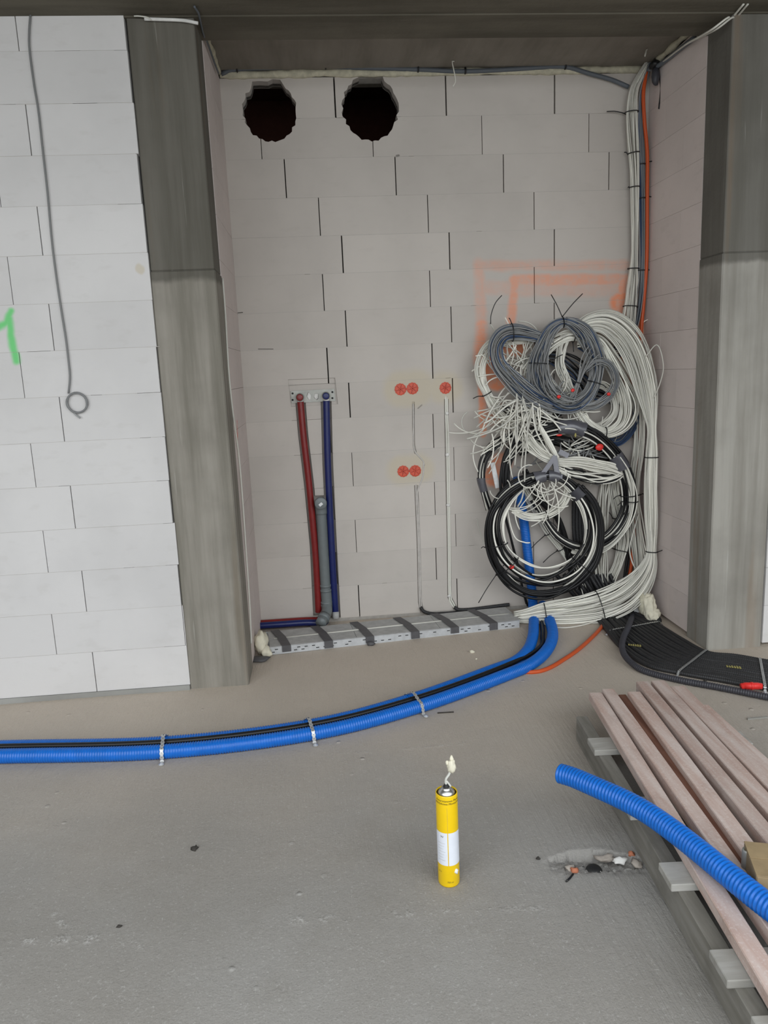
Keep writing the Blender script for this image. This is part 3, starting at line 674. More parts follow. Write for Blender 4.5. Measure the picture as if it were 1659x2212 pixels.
o = tube('blue_pipe', spline([(q[0][0]+.01, -.05, .03)]+q, .01), .0195, 'pipe_blue', None, 14); tag(o, 'blue sleeved pipe lying along the floor in front of the niche back wall', 'pipe')
q = run([(692, 1340), (660, 1340), (600, 1344), (555, 1347)], -.035)
o = tube('red_pipe', spline(q, .01), .0195, 'pipe_red', None, 14); tag(o, 'red sleeved pipe lying on the floor behind the blue one', 'pipe')
gd = thing('drain_pipe', 'grey plastic drain pipe with capped elbow and two bends', 'pipe', W(698, 1330, -.03))
k = np.array(gd.location); dp = lambda x, y, Y: W(x, y, Y)-k
tube('vertical_pipe', spline([dp(693, 1092, -.012), dp(698, 1180, -.012), dp(704, 1282, -.012)], .02), .031, 'drain_grey', gd, 18)
e0 = dp(693, 1088, -.012); tube('top_elbow', spline([e0+[0, 0, -.06], e0+[0, -.004, -.01], e0+[0, -.03, .012], e0+[0, -.065, .014]], .008), .0345, 'drain_grey', gd, 18)
tube('end_cap', [e0+[0, -.062, .014], e0+[0, -.074, .014], e0+[0, -.077, .014]], [.0355, .0355, .030], 'drain_grey', gd, 18)
st = e0+np.array([0, -.0785, .014]); obox('sticker', st+[-.014, 0, -.006], (.018, 0, .014), (.010, 0, -.012), (0, -.0008, 0), 'white_plastic', gd)
for a, rr in ((1262, .0345), (1272, .0355), (1298, .0365), (1304, .0365)):
    c = dp(704+(a-1280)*.06, a, -.012); tube('socket_ring', [c, c+[0, 0, -.016]], rr, 'drain_grey', gd, 18)
tube('lower_socket', spline([dp(704, 1275, -.012), dp(706, 1300, -.014), dp(706, 1312, -.02)], .01), .0335, 'drain_grey', gd, 18)
tube('lower_bend', spline([dp(706, 1308, -.02), dp(706, 1320, -.05), dp(699, 1335, -.10), dp(693, 1346, -.15)], .01), .032, 'drain_grey', gd, 18)
tube('outlet_ring', [dp(702, 1330, -.085), dp(698, 1338, -.112)], .036, 'drain_grey', gd, 18)

# ------------------------------------------------------------------ flush socket boxes with red plaster covers
def socket_cover(px, label, conn=None):
    c = W(*px); r = thing('socket_box', label, 'socket box', c, 'red socket boxes in the wall')
    n = 48; V = []; Fc = []
    for yy, kk in ((.004, 1.0), (-.004, 1.0), (-.0045, .90), (-.002, .86), (-.002, .30), (-.006, .24), (-.006, .1)):
        for j in range(n):
            a = 2*math.pi*j/n; rr = .0335*kk*((1.035 if j % 4 < 2 else .975) if kk > .95 else 1)
            V.append((rr*math.cos(a), yy, rr*math.sin(a)))
    for i in range(6):
        for j in range(n): Fc.append((i*n+j, i*n+(j+1) % n, (i+1)*n+(j+1) % n, (i+1)*n+j))
    Fc.append(tuple(range(6*n, 7*n))); mesh('cover', V, Fc, 'socket_red', r)
    for j in range(6):
        a = j*math.pi/3+.3; d = np.array([math.cos(a), 0, math.sin(a)]); s = np.array([-math.sin(a), 0, math.cos(a)])
        obox('rib', d*.010-s*.0012+[0, -.0045, 0], d*.017, s*.0024, (0, .003, 0), 'socket_dark', r)
    tube('hub', [(0, -.004, 0), (0, -.008, 0)], [.0055, .004], 'socket_dark', r, 10)
    if conn: obox('connector', (conn*.028 if conn > 0 else -.040, -.0035, -.007), (.012, 0, 0), (0, .006, 0), (0, 0, .014), 'socket_dark', r)
socket_cover((865, 841), 'red round socket box, left one of the upper double pair', 1)
socket_cover((891, 839), 'red round socket box, right one of the upper double pair')
socket_cover((962, 838), 'single red round socket box above the taller wall chase')
socket_cover((871, 1018), 'red round socket box, left one of the lower double pair', 1)
socket_cover((897, 1017), 'red round socket box, right one of the lower double pair')

# white cables let into the wall, with black sleeves at their feet
def wall_cable(l, Y, r, label, name='wall_cable', mat='cable_white'):
    return tag(tube(name, spline([tuple(W(*p, Y=Y)) for p in l], .012), r, mat, None, 8), label, 'cable')
wall_cable([(962.5, 856), (963, 900), (965, 960), (967.5, 1100), (969, 1200), (970, 1285), (975, 1304), (984, 1317)], .003, .0055, 'white cable in the chase below the single red socket box, left of two')
wall_cable([(966, 858), (967, 905), (969, 960), (971, 1100), (972.5, 1200), (973.5, 1283), (979, 1302), (987, 1315)], .004, .0050, 'white cable in the chase below the single red socket box, right of two')
for p in ((965.5, 893), (966.5, 982), (968.5, 1091), (971, 1287)):
    c = W(*p, Y=-.002); o = blob('plaster_dab', c, (.012, .005, .010), 'plaster_white', None, .4, p[1], 2); tag(o, {893: 'white plaster dab holding the chase cables, topmost of four', 982: 'white plaster dab on the chase cables, second from the top', 1091: 'white plaster dab on the chase cables, third from the top', 1287: 'white plaster dab on the chase cables nearest the floor'}[p[1]], 'plaster', 'plaster dabs in the right chase')
wall_cable([(898, 1046), (899.5, 1090), (902.5, 1150), (904.5, 1220), (906, 1300), (910, 1318)], .002, .0048, 'white cable in the chase below the lower double socket boxes, left of two', mat='plaster_wall')
wall_cable([(915, 1000), (914, 1025), (909, 1042), (902, 1062), (903.5, 1100), (906, 1160), (908, 1230), (909.5, 1300), (914, 1317)], .001, .0048, 'white cable passing the lower double socket boxes, right of two', mat='plaster_wall')
wall_cable([(892.5, 872), (893, 920), (892.5, 955), (897, 976), (914, 996), (916, 1006)], .0005, .0048, 'white cable between the upper and lower double socket boxes', mat='plaster_wall')
for l, lab in (([(909, 1312), (916, 1321), (935, 1326), (965, 1325), (1010, 1321), (1050, 1316)], 'black corrugated sleeve at the foot of the left chase, running along the back wall'), ([(982, 1312), (992, 1317), (1020, 1316), (1060, 1311), (1100, 1306)], 'black corrugated sleeve at the foot of the right chase')):
    o = corrugated([tuple(W(*p, Y=-.02)) for p in l], .0115, pitch=.008, depth=.0014, name='black_sleeve', mat='conduit_black', sides=10); tag(o, lab, 'conduit', 'black sleeves at the wall foot')

# ------------------------------------------------------------------ cable bundles and coils
def bundle(name, label, pts, n, r, mats, cat='cable bundle', group=None, closed=False, ties=(), tapes=(), depth=.6, wob=.22, step=.016, sides=5, ends=.06, seed=None, turns=0.0):
    """pts: (px, py, Y or None, half width in px[, z]) -> a thing whose cables follow one another side by side"""
    g = np.random.default_rng(seed if seed is not None else sum(map(ord, label)) % 9973)
    ctrl = []
    for p in pts:
        w = F(p[0], p[1], p[4]) if len(p) > 4 else W(p[0], p[1], p[2])
        ctrl.append((*w, p[3]/scale_at(w)))
    C4 = spline(ctrl, step, closed); P = C4[:, :3]; hw = C4[:, 3]; m_ = len(P)
    T = np.gradient(P, axis=0); T /= np.linalg.norm(T, axis=1)[:, None]
    view = P-CAM; view /= np.linalg.norm(view, axis=1)[:, None]
    view[:] = view.mean(axis=0)/np.linalg.norm(view.mean(axis=0))
    N = np.cross(T, view); N /= np.maximum(np.linalg.norm(N, axis=1), 1e-6)[:, None]; D = np.cross(N, T)
    low = P[np.argmin(P[:, 2])]
    root = thing(name, label, cat, P[0], group); O = np.array(root.location)
    s = np.linspace(0, 1, m_)
    for i in range(n):
        u0 = -1+2*(i+.5)/n+g.uniform(-.5, .5)/n; v0 = g.uniform(-1, 1)*math.sqrt(max(0, 1-u0*u0))
        fr = g.integers(1, 4) if closed else g.uniform(.5, 2.0); ph = g.uniform(0, 6.28); ph2 = g.uniform(0, 6.28)
        u = u0+wob*np.sin(2*np.pi*fr*s+ph); v = v0+wob*1.5*np.sin(2*np.pi*fr*s+ph2)
        u = np.clip(u, -1.15, 1.15)
        off = N*(u*np.maximum(hw-r, .001))[:, None]+D*(v*np.maximum(hw*depth, .004))[:, None]
        Q = P+off
        if not closed and ends > 0:
            a = int(g.uniform(0, ends)*m_); b = m_-int(g.uniform(0, ends)*m_); Q = Q[a:max(b, a+4)]
        Q[:, 2] = np.maximum(Q[:, 2], FZ+r); Q[:, 1] = np.minimum(Q[:, 1], -r-.001)
        Q[:, 0] = np.where(Q[:, 1] > -.62, np.minimum(Q[:, 0], 1.955-r), Q[:, 0])
        mt = mats[int(g.integers(0, len(mats)))]
        rr = r*g.uniform(.9, 1.08)*(1.0 if isinstance(mt, str) else mt[1]); mt = mt if isinstance(mt, str) else mt[0]
        tube('cable', Q-O, rr, mt, root, sides)
    for (t, dx, dy, *rest) in ties:
        i = min(m_-2, max(1, int(t*m_))); a = np.linspace(0, 2*np.pi, 18); k = hw[i]+.004; kd = hw[i]*depth+r+.006
        ring = P[i]+np.outer(np.cos(a)*k, N[i])+np.outer(np.sin(a)*kd, D[i])
        tie = tube('cable_tie', ring-O, .0030, 'tie_black', root, 5)
        sgn = 1.0 if np.dot(N[i], RT*dx-UP*dy) > 0 else -1.0
        st = P[i]+N[i]*k*sgn-D[i]*0+view[i]*(-.004); hd = st-O
        sc = 1.0/scale_at(P[i]); tail = (RT*dx-UP*dy)*sc
        tube('tie_tail', spline([hd, hd+tail*.5+UP*.006, hd+tail], n=6), .0027, 'tie_black', tie, 4)
        blob('tie_head', hd, (.005, .005, .004), 'tie_black', tie, .1, 1, 1)
    for (t0, t1, mm, *rest) in tapes:
        a, b = int(t0*m_), max(int(t0*m_)+3, int(t1*m_)); a = min(a, m_-5); b = min(b, m_-1)
        V = []; sd = 14; ks = range(a, b)
        for i in ks:
            for j in range(sd):
                an = 2*math.pi*j/sd; wr = 1+.05*math.sin(3*an+i*.9)
                q = P[i]+N[i]*math.cos(an)*(hw[i]+.004)*wr+D[i]*math.sin(an)*(hw[i]*depth+r+.005)*wr; V.append(q-O)
        Fc = [((i)*sd+j, i*sd+(j+1) % sd, (i+1)*sd+(j+1) % sd, (i+1)*sd+j) for i in range(len(ks)-1) for j in range(sd)]
        mesh('tape_wrap', V, Fc, mm, root, True)
    return root
WH = ['cable_white']*7; GR = ['cable_grey']*6+['cable_bluegrey']
rw = .0043
# riser in the corner, from the ceiling down
bundle('white_cable_riser', 'white cables bundled down the niche corner from the ceiling to the coils',
       [(1402, 132, -.06, 7), (1385, 160, -.05, 9), (1368, 195, -.05, 11), (1364, 240, -.05, 13), (1367, 300, -.05, 12), (1371, 370, -.05, 9), (1371, 460, -.05, 9), (1370, 550, -.05, 9), (1366, 620, -.05, 12), (1360, 680, -.06, 14), (1352, 730, -.07, 15)],
       16, .0040, WH, ties=((.19, -38, -4), (.33, -8, -4), (.45, -4, 0), (.74, 0, 0), (.88, 0, 0)), ends=0)
bundle('blue_grey_riser', 'grey and blue cables strapped beside the white riser in the niche corner',
       [(1405, 135, -.07, 5), (1396, 165, -.05, 7), (1384, 215, -.045, 7), (1383, 300, -.045, 8), (1385, 380, -.045, 8), (1386, 480, -.045, 7), (1385, 580, -.045, 7), (1380, 640, -.045, 9), (1370, 700, -.05, 10), (1345, 760, -.06, 12)],
       13, .0038, ['cable_grey', 'cable_bluegrey', 'cable_blue'], ties=((.33, 18, -5), (.45, 14, -1), (.70, 10, 0)), ends=0)
# behind the coils: trunks hanging on the back wall
bundle('white_cable_bundle', 'loose white cables hanging behind the big arch near the right niche wall', [(1340, 770, -.06, 14), (1368, 830, -.06, 14), (1380, 900, -.07, 13), (1379, 980, -.08, 13), (1370, 1062, -.09, 12), (1374, 1130, -.09, 15), (1382, 1200, -.10, 17), (1390, 1265, -.12, 18)], 20, rw, WH, ties=((.60, 8, 0),))
bundle('white_cable_bundle', 'white cables hanging in a strand right of the black rings', [(1330, 1020, -.05, 12), (1325, 1060, -.05, 12), (1340, 1120, -.06, 14), (1345, 1170, -.06, 14), (1335, 1215, -.07, 12), (1320, 1255, -.08, 14), (1318, 1290, -.10, 14)], 16, rw, WH, ties=((.62, -26, -6), (.35, -10, -14)))
bundle('white_cable_bundle', 'white cables hanging behind the black rings down to the floor', [(1312, 1030, -.04, 12), (1304, 1090, -.04, 13), (1300, 1150, -.04, 13), (1298, 1200, -.05, 13), (1302, 1260, -.07, 13), (1318, 1300, -.10, 12)], 14, rw, WH, ties=((.55, 18, -6),))
bundle('white_cable_bundle', 'white cables running diagonally behind the front ring to the floor', [(1120, 1040, -.05, 10), (1150, 1090, -.05, 9), (1180, 1140, -.05, 10), (1215, 1185, -.05, 11), (1240, 1230, -.06, 13), (1262, 1290, -.09, 14)], 12, rw, WH, ties=((.45, -40, 40), (.6, -30, 25)))
bundle('black_cable_bundle', 'black cables crossing the wall diagonally behind the front ring', [(1130, 1010, -.07, 7), (1165, 1075, -.07, 8), (1205, 1120, -.07, 9), (1225, 1180, -.07, 9), (1238, 1235, -.08, 9), (1275, 1300, -.10, 9)], 4, .0085, ['cable_black'], step=.02)
bundle('black_cable_bundle', 'thin black cable hanging left of the blue conduit inside the front ring', [(1090, 1110, -.06, 4), (1103, 1160, -.06, 4), (1118, 1220, -.05, 4), (1130, 1275, -.05, 4), (1140, 1310, -.04, 4)], 2, .007, ['cable_black'])
bundle('black_cable_bundle', 'black cables in the corner behind the white strands', [(1380, 880, -.03, 6), (1376, 1000, -.03, 6), (1366, 1120, -.03, 6), (1358, 1200, -.04, 6), (1348, 1275, -.06, 6)], 4, .008, ['cable_black'], ties=((.75, -20, -2),))
bundle('blue_cable_coil', 'dark blue cables curling below the large white coil', [(1280, 930, -.10, 6), (1320, 955, -.09, 12), (1350, 945, -.08, 12), (1372, 905, -.07, 8), (1370, 860, -.06, 6)], 12, .0038, ['cable_blue', 'cable_blue', 'cable_bluegrey'])
bundle('blue_cable_coil', 'dark navy cables in the hollow behind the grey coil', [(1165, 770, -.06, 10), (1205, 775, -.07, 18), (1240, 800, -.07, 24), (1275, 835, -.07, 22), (1310, 850, -.06, 18), (1345, 870, -.05, 12)], 18, .0042, ['cable_black', 'cable_blue', 'cable_black', 'cable_bluegrey'])
bundle('black_cable_bundle', 'black cables crossing behind the upper right of the tangle', [(1250, 745, -.05, 8), (1300, 765, -.05, 14), (1335, 760, -.05, 14), (1362, 735, -.045, 10)], 10, .0042, ['cable_black', 'cable_blue', 'cable_grey', 'cable_white'])
bundle('black_cable_bundle', 'black cables filling the hollow behind the upper ring', [(1120, 980, -.05, 12), (1180, 950, -.06, 14), (1240, 960, -.06, 16), (1300, 985, -.06, 14), (1340, 1000, -.05, 10)], 9, .0060, ['cable_black', 'cable_black', 'cable_grey'])
bundle('black_cable_bundle', 'black cables in the hollow behind the left loops', [(1065, 880, -.04, 8), (1095, 890, -.05, 12), (1130, 900, -.05, 14), (1170, 905, -.05, 14), (1215, 900, -.05, 10)], 9, .0050, ['cable_black', 'cable_grey', 'cable_black'])
# the coils
bundle('white_cable_coil', 'white cables looping at the far left of the tangle, tied with a black tie', [(1150, 735, -.11, 8), (1100, 735, -.11, 11), (1060, 748, -.11, 14), (1038, 785, -.11, 13), (1038, 820, -.11, 12), (1050, 848, -.11, 9), (1072, 885, -.11, 12), (1105, 915, -.11, 14), (1140, 950, -.11, 14), (1185, 985, -.12, 15)], 17, rw, WH, ties=((.50, -20, 5),))
bundle('white_cable_coil', 'cream cable bundle arching inside the grey coil with a tied end', [(1130, 800, -.12, 16), (1160, 770, -.13, 15), (1195, 740, -.15, 13), (1225, 726, -.16, 13), (1252, 728, -.16, 11)], 16, rw, WH, ties=((.88, 2, 20),), ends=.02)
bundle('white_cable_coil', 'cream cable bundle dropping through the middle of the grey coil', [(1222, 722, -.14, 10), (1212, 755, -.15, 12), (1210, 790, -.15, 12), (1222, 825, -.15, 11), (1238, 858, -.15, 10)], 13, .0048, WH, ends=.02)
bundle('white_cable_coil', 'large white coil hanging right of the grey coil, tied at its lowest point', [(1246, 738, -.14, 12), (1290, 735, -.15, 13), (1320, 780, -.16, 17), (1348, 835, -.16, 20), (1360, 880, -.16, 22), (1346, 918, -.17, 16), (1310, 936, -.17, 11), (1275, 920, -.17, 11), (1250, 890, -.16, 12), (1230, 850, -.15, 12)], 22, rw, WH, ties=((.71, 0, 0),))
bundle('white_cable_coil', 'inner turns of the large white coil below the grey loops', [(1270, 838, -.13, 8), (1300, 832, -.13, 9), (1325, 855, -.13, 9), (1328, 890, -.13, 9), (1300, 918, -.13, 10), (1270, 920, -.13, 10), (1250, 905, -.13, 8)], 11, .0036, WH)
bundle('grey_cable_coil', 'grey and blue data cables arching at the upper left of the tangle', [(1195, 745, -.16, 9), (1165, 728, -.18, 12), (1120, 718, -.19, 17), (1088, 724, -.19, 17), (1072, 750, -.19, 16), (1077, 784, -.19, 17), (1102, 816, -.19, 19), (1132, 846, -.19, 20), (1162, 868, -.19, 18), (1195, 882, -.19, 14)], 36, .0033, ['cable_bluegrey', 'cable_grey', 'cable_grey', 'cable_grey', 'cable_grey', 'cable_blue'], ties=((.30, -6, -12),), wob=.18)
bundle('grey_cable_coil', 'grey data cable coil in the middle of the tangle tied with long black tails', [(1222, 696, -.2, 10), (1192, 711, -.2, 13), (1172, 748, -.2, 15), (1163, 792, -.2, 21), (1172, 836, -.2, 26), (1202, 868, -.2, 22), (1240, 874, -.2, 17), (1272, 850, -.2, 14), (1288, 805, -.2, 13), (1284, 760, -.2, 18), (1262, 718, -.2, 18)], 58, .0030, ['cable_grey']*11+['cable_blue', 'cable_bluegrey'], closed=True, ties=((.01, -24, -48), (.02, 44, -50), (.24, 30, -20), (.66, 12, 8)), wob=.3)
bundle('grey_cable_coil', 'loose grey data cables fanning from a tie inside the grey coil', [(1225, 880, -.22, 8), (1238, 855, -.22, 7), (1250, 825, -.23, 5), (1258, 800, -.23, 8), (1268, 775, -.24, 14), (1282, 755, -.24, 18)], 15, .0028, GR, ties=((.45, 10, 0),), ends=.35, wob=.1)
bundle('grey_cable_coil', 'loose grey turns drooping at the right of the grey coil', [(1262, 800, -.22, 6), (1290, 780, -.23, 8), (1318, 790, -.23, 9), (1330, 822, -.23, 9), (1318, 852, -.23, 9), (1288, 874, -.22, 9), (1255, 880, -.22, 8)], 15, .0029, GR, wob=.35)
for p, lab in (((1237, 843), 'small red tag on the grey data cables at the centre of the coil'), ((1315, 851), 'small red tag on the drooping grey turns'), ((1207, 857), 'small red tag low on the grey coil')):
    o = blob('red_tag', W(*p, Y=-.252), (.011, .006, .010), 'tape_red', None, .2, p[0], 2); tag(o, lab, 'tag', 'red tags on the data cables')
# big arch that becomes the trunk on the right wall and the floor run into the tray
bundle('white_cable_bundle', 'thick white cable trunk arching over the coils and down into the cable tray',
       [(1245, 716, -.16, 14), (1275, 697, -.18, 19), (1315, 698, -.2, 25), (1352, 727, -.22, 27), (1378, 775, -.24, 25), (1396, 840, -.26, 21), (1405, 895, -.28, 13), (1408, 930, -.29, 9), (1408, 980, -.29, 12), (1407, 1050, -.3, 14), (1408, 1120, -.3, 14), (1408, 1183, -.3, 10), (1402, 1222, -.3, 17), (1381, 1258, -.31, 26), (1346, 1288, -.32, 32), (1295, 1309, -.32, 32), (1235, 1320, -.31, 28), (1180, 1325, -.30, 22), (1140, 1331, -.28, 15), (1112, 1334, -.25, 12)],
       62, .0043, WH, ties=((.40, 0, 0), (.615, 28, -6), (.80, 0, 8), (.925, 2, 10)), depth=.40, wob=.22, ends=.02)
tag(tube('white_cable', spline([F(1165, 1340, .01), F(1185, 1352, -.01), F(1220, 1356, -.012), F(1260, 1350, -.01), F(1290, 1340, .0)], .012), rw, 'cable_white', None, 6), 'single white cable drooping onto the floor below the trunk', 'cable')
tag(tube('white_cable', spline([W(1395, 770, -.28), W(1420, 745, -.33), W(1433, 790, -.34), W(1425, 830, -.32), W(1412, 860, -.3)], .012), .0032, 'cable_white', None, 6), 'single white cable bowing out to the right of the trunk', 'cable')
tag(tube('white_cable', spline([W(1380, 1110, -.15), W(1368, 1150, -.17), W(1360, 1185, -.18), W(1366, 1215, -.2), W(1380, 1240, -.22)], .012), rw, 'cable_white', None, 6), 'single white cable bowing left of the right wall trunk', 'cable')
tag(tube('white_cable', spline([W(1400, 690, -.05), W(1388, 700, -.05), W(1386, 740, -.06)], .012), .003, 'cable_white', None, 6), 'thin white cable beside the orange cable above the arch', 'cable')
# black and white rings
BW = [('cable_black', 1.5)]*5+['cable_white']*4
bundle('cable_ring', 'upper ring of black and white cables below the white tangle', [(1100, 1075, -.15, 9), (1092, 1030, -.15, 9), (1102, 985, -.15, 10), (1135, 950, -.16, 11), (1180, 930, -.17, 13), (1230, 922, -.18, 15), (1280, 938, -.18, 14), (1318, 970, -.18, 14), (1342, 1005, -.18, 15), (1356, 1055, -.18, 16), (1352, 1105, -.17, 14), (1330, 1145, -.17, 13), (1295, 1172, -.17, 11), (1250, 1182, -.16, 10), (1205, 1160, -.15, 9), (1175, 1120, -.15, 8), (1150, 1080, -.15, 8)], 16, .0050, [('cable_black', 1.5)]*7+['cable_white']*4, ties=((.58, -14, 8), (.80, -45, 40)), tapes=((.27, .35, 'tape_silver'), (.455, .51, 'tape_silver')), wob=.18)
bundle('white_cable_coil', 'white cables following the right side of the upper black ring', [(1330, 985, -.2, 8), (1352, 1020, -.2, 11), (1364, 1065, -.2, 12), (1360, 1110, -.19, 11), (1342, 1148, -.19, 11), (1312, 1178, -.18, 11), (1275, 1192, -.17, 9), (1235, 1188, -.16, 8)], 10, .0046, WH, ties=((.37, -16, 10),))
bundle('cable_ring', 'black cable hoop running outside the upper ring', [(1085, 1085, -.14, 4), (1082, 1030, -.14, 4), (1098, 970, -.14, 5), (1140, 932, -.15, 5), (1200, 914, -.16, 6), (1260, 918, -.16, 6), (1310, 948, -.16, 5), (1345, 990, -.16, 5), (1368, 1040, -.16, 4), (1370, 1095, -.16, 4), (1352, 1140, -.16, 5), (1320, 1175, -.16, 5)], 4, .0085, ['cable_black'], step=.02)
bundle('cable_ring', 'front ring of black and white cables hanging above the floor bundle', [(1178, 1028, -.24, 11), (1130, 1045, -.24, 16), (1090, 1082, -.24, 20), (1070, 1130, -.24, 21), (1074, 1185, -.24, 24), (1100, 1228, -.24, 30), (1142, 1254, -.24, 34), (1188, 1258, -.24, 36), (1236, 1236, -.24, 32), (1268, 1198, -.24, 25), (1280, 1150, -.24, 20), (1270, 1098, -.24, 17), (1243, 1058, -.24, 14), (1213, 1034, -.24, 11)], 15, .0052, [('cable_black', 1.6)]*4+['cable_white']*4, closed=True, ties=((.37, -38, 60), (.29, -8, 2), (.63, 2, -6)), tapes=((.95, .995, 'tape_silver'), (.0, .045, 'tape_silver'), (.86, .90, 'conduit_slate')), wob=.2, depth=.45)
bundle('cable_ring', 'black outer turns of the front ring', [(1150, 1035, -.26, 6), (1100, 1065, -.26, 7), (1062, 1115, -.26, 6), (1062, 1180, -.26, 6), (1088, 1240, -.26, 7), (1135, 1278, -.26, 8), (1190, 1282, -.26, 9), (1245, 1262, -.26, 10), (1285, 1215, -.26, 10), (1297, 1150, -.26, 9), (1285, 1090, -.26, 8), (1250, 1045, -.26, 6)], 5, .0085, ['cable_black'], step=.02)
bundle('cable_ring', 'small loop of black and white cables at the left edge of the tangle', [(1135, 932, -.13, 7), (1100, 944, -.13, 8), (1065, 965, -.13, 11), (1044, 995, -.13, 10), (1039, 1030, -.13, 8), (1046, 1065, -.13, 7), (1058, 1100, -.13, 8)], 9, .0045, BW, tapes=((.10, .18, 'tape_silver'), (.66, .84, 'tape_silver')), wob=.25, ends=.02)
bundle('white_cable_fan', 'white cables taped flat and running right out of the silver tape knot', [(1204, 998, -.22, 9), (1240, 998, -.22, 12), (1280, 1004, -.21, 14), (1320, 1012, -.2, 13), (1345, 1022, -.19, 9)], 20, .0043, WH, ends=.03, wob=.1)
bundle('white_cable_fan', 'white cables running down from the tangle into the silver tape knot', [(1130, 940, -.16, 14), (1150, 965, -.19, 14), (1175, 985, -.21, 12), (1200, 996, -.22, 8)], 16, .0045, WH, ends=.03, wob=.1)
bundle('white_cable_fan', 'flat pair of white cables slanting into the top of the silver tape knot', [(1165, 920, -.19, 6), (1185, 955, -.21, 7), (1205, 990, -.23, 5)], 6, .005, WH, ends=.02, wob=.05)
bundle('black_white_fan', 'black and white cables sagging from the silver tape knot to the upper ring', [(1205, 1012, -.22, 8), (1240, 1024, -.21, 12), (1285, 1034, -.2, 13), (1325, 1032, -.19, 10), (1350, 1020, -.18, 6)], 11, .0046, ['cable_white', ('cable_black', 1.3), 'cable_white'], ends=.02)
kn = thing('tape_knot', 'silver tape knot tying the fans of white cables above the front ring', 'tape', W(1195, 1005, -.245))
k0 = np.array(kn.location)
for a, b, w_ in (((1200, 985), (1168, 1030), 9), ((1198, 985), (1205, 1032), 10), ((1160, 1028), (1215, 1030), 9), ((1208, 975), (1228, 985), 10)):
    A = W(*a, Y=-.247)-k0; B = W(*b, Y=-.252)-k0; d = (B-A)/np.linalg.norm(B-A); nn = np.cross(d, [0, 1, 0]); w2 = w_/345.0
    obox('tape_strip', A-nn*w2/2, B-A, nn*w2, (0, .003, 0), 'tape_knot', kn)
bundle('white_cable_coil', 'small white coil hanging inside the top of the front ring', [(1215, 1012, -.21, 6), (1228, 1040, -.22, 8), (1226, 1072, -.22, 10), (1205, 1100, -.22, 10), (1170, 1116, -.22, 9), (1135, 1114, -.22, 9), (1108, 1100, -.22, 8)], 12, .0040, WH, ties=((.62, 26, 24),), ends=.03)
# loose ends
def loose(name, label, n, seed, start, region, spread, length, curl, mats, r, Y0, cat='cable bundle'):
    g = np.random.default_rng(seed); c = W(*start, Y=Y0); root = thing(name, label, cat, c)
    for i in range(n):
        a = g.uniform(*spread); L = g.uniform(*length)/345.0; kap = g.normal(0, curl)/max(L, .05)
        p = np.array([g.normal(0, region[0]/345.0), g.uniform(-.04, .03), g.normal(0, region[1]/345.0)]); b = g.uniform(-.25, .25)
        pts = [p.copy()]
        for k in range(14):
            p = p+np.array([math.cos(a), b*math.cos(k*.4), math.sin(a)])*L/14; a += kap*L/14; pts.append(p.copy())
        Q = np.array(pts); Q[:, 1] = np.clip(Q[:, 1], -.06, -c[1]-.012)
        tube('cable', Q, r*g.uniform(.85, 1.12), mats[int(g.integers(0, len(mats)))], root, 5)
    return root
R_ = math.radians
loose('loose_cable_ends', 'tangle of cut white cable ends splaying out left of the grey coil', 24, 11, (1132, 870), (24, 14), (R_(205), R_(290)), (50, 105), .9, WH, .0044, -.18)
loose('loose_cable_ends', 'cut white cable ends curling above the upper black ring', 34, 12, (1150, 890), (32, 14), (R_(160), R_(380)), (60, 120), 1.5, WH, .0042, -.17)
loose('loose_cable_ends', 'thin grey and white cable ends behind the silver tape knot', 34, 13, (1240, 970), (30, 12), (R_(200), R_(400)), (50, 90), 1.4, ['cable_grey', 'cable_white'], .0036, -.11)
loose('loose_cable_ends', 'white cable ends curling below the silver tape over the front ring', 18, 14, (1160, 1042), (20, 6), (R_(200), R_(330)), (60, 110), 2.4, WH, .0036, -.25)
loose('loose_cable_ends', 'cream cable ends between the left loops of the tangle', 40, 15, (1125, 800), (22, 16), (R_(20), R_(250)), (40, 90), 1.2, WH, .0040, -.13)
loose('loose_cable_ends', 'pale cable turns in the gap under the grey coil', 26, 16, (1200, 830), (26, 14), (R_(180), R_(360)), (50, 110), 1.6, WH+['cable_grey']*3, .0036, -.15)
loose('loose_cable_ends', 'white cable ends hanging into the loop at the left edge', 16, 17, (1085, 935), (18, 12), (R_(200), R_(300)), (60, 120), 1.6, WH, .0040, -.15)
for l, Y, r, lab in (([(1120, 862), (1090, 880), (1062, 905), (1045, 915)], -.24, .0052, 'straight white cable end pointing down to the left out of the tangle'),
                     ([(1125, 885), (1085, 920), (1045, 938), (1008, 948)], -.24, .0052, 'longest white cable end reaching left over the block wall'),
                     ([(1116, 850), (1118, 900), (1116, 960), (1112, 1005)], -.25, .0045, 'white cable end hanging straight down in front of the tangle'),
                     ([(1130, 860), (1140, 910), (1134, 1000), (1133, 1040), (1128, 1075), (1118, 1095)], -.26, .0045, 'long white cable hanging down in front of the silver tape'),
                     ([(1150, 870), (1155, 920), (1170, 955), (1190, 985)], -.25, .0045, 'white cable bending from the tangle to the tape knot'),
                     ([(1030, 1120), (1034, 1140), (1044, 1170), (1055, 1188)], -.06, .003, 'thin white cable hanging at the left edge of the rings'),
                     ([(1100, 1060), (1098, 1110), (1112, 1160), (1135, 1172), (1145, 1172)], -.2, .004, 'white cable wound round the upright blue conduit'),
                     ([(1062, 905), (1075, 920), (1100, 925), (1115, 922)], -.22, .004, 'white cable end curling above the left taped loop')):
    tag(tube('white_cable', spline([W(*p, Y=Y) for p in l], .012), r, 'cable_white', None, 6), lab, 'cable')
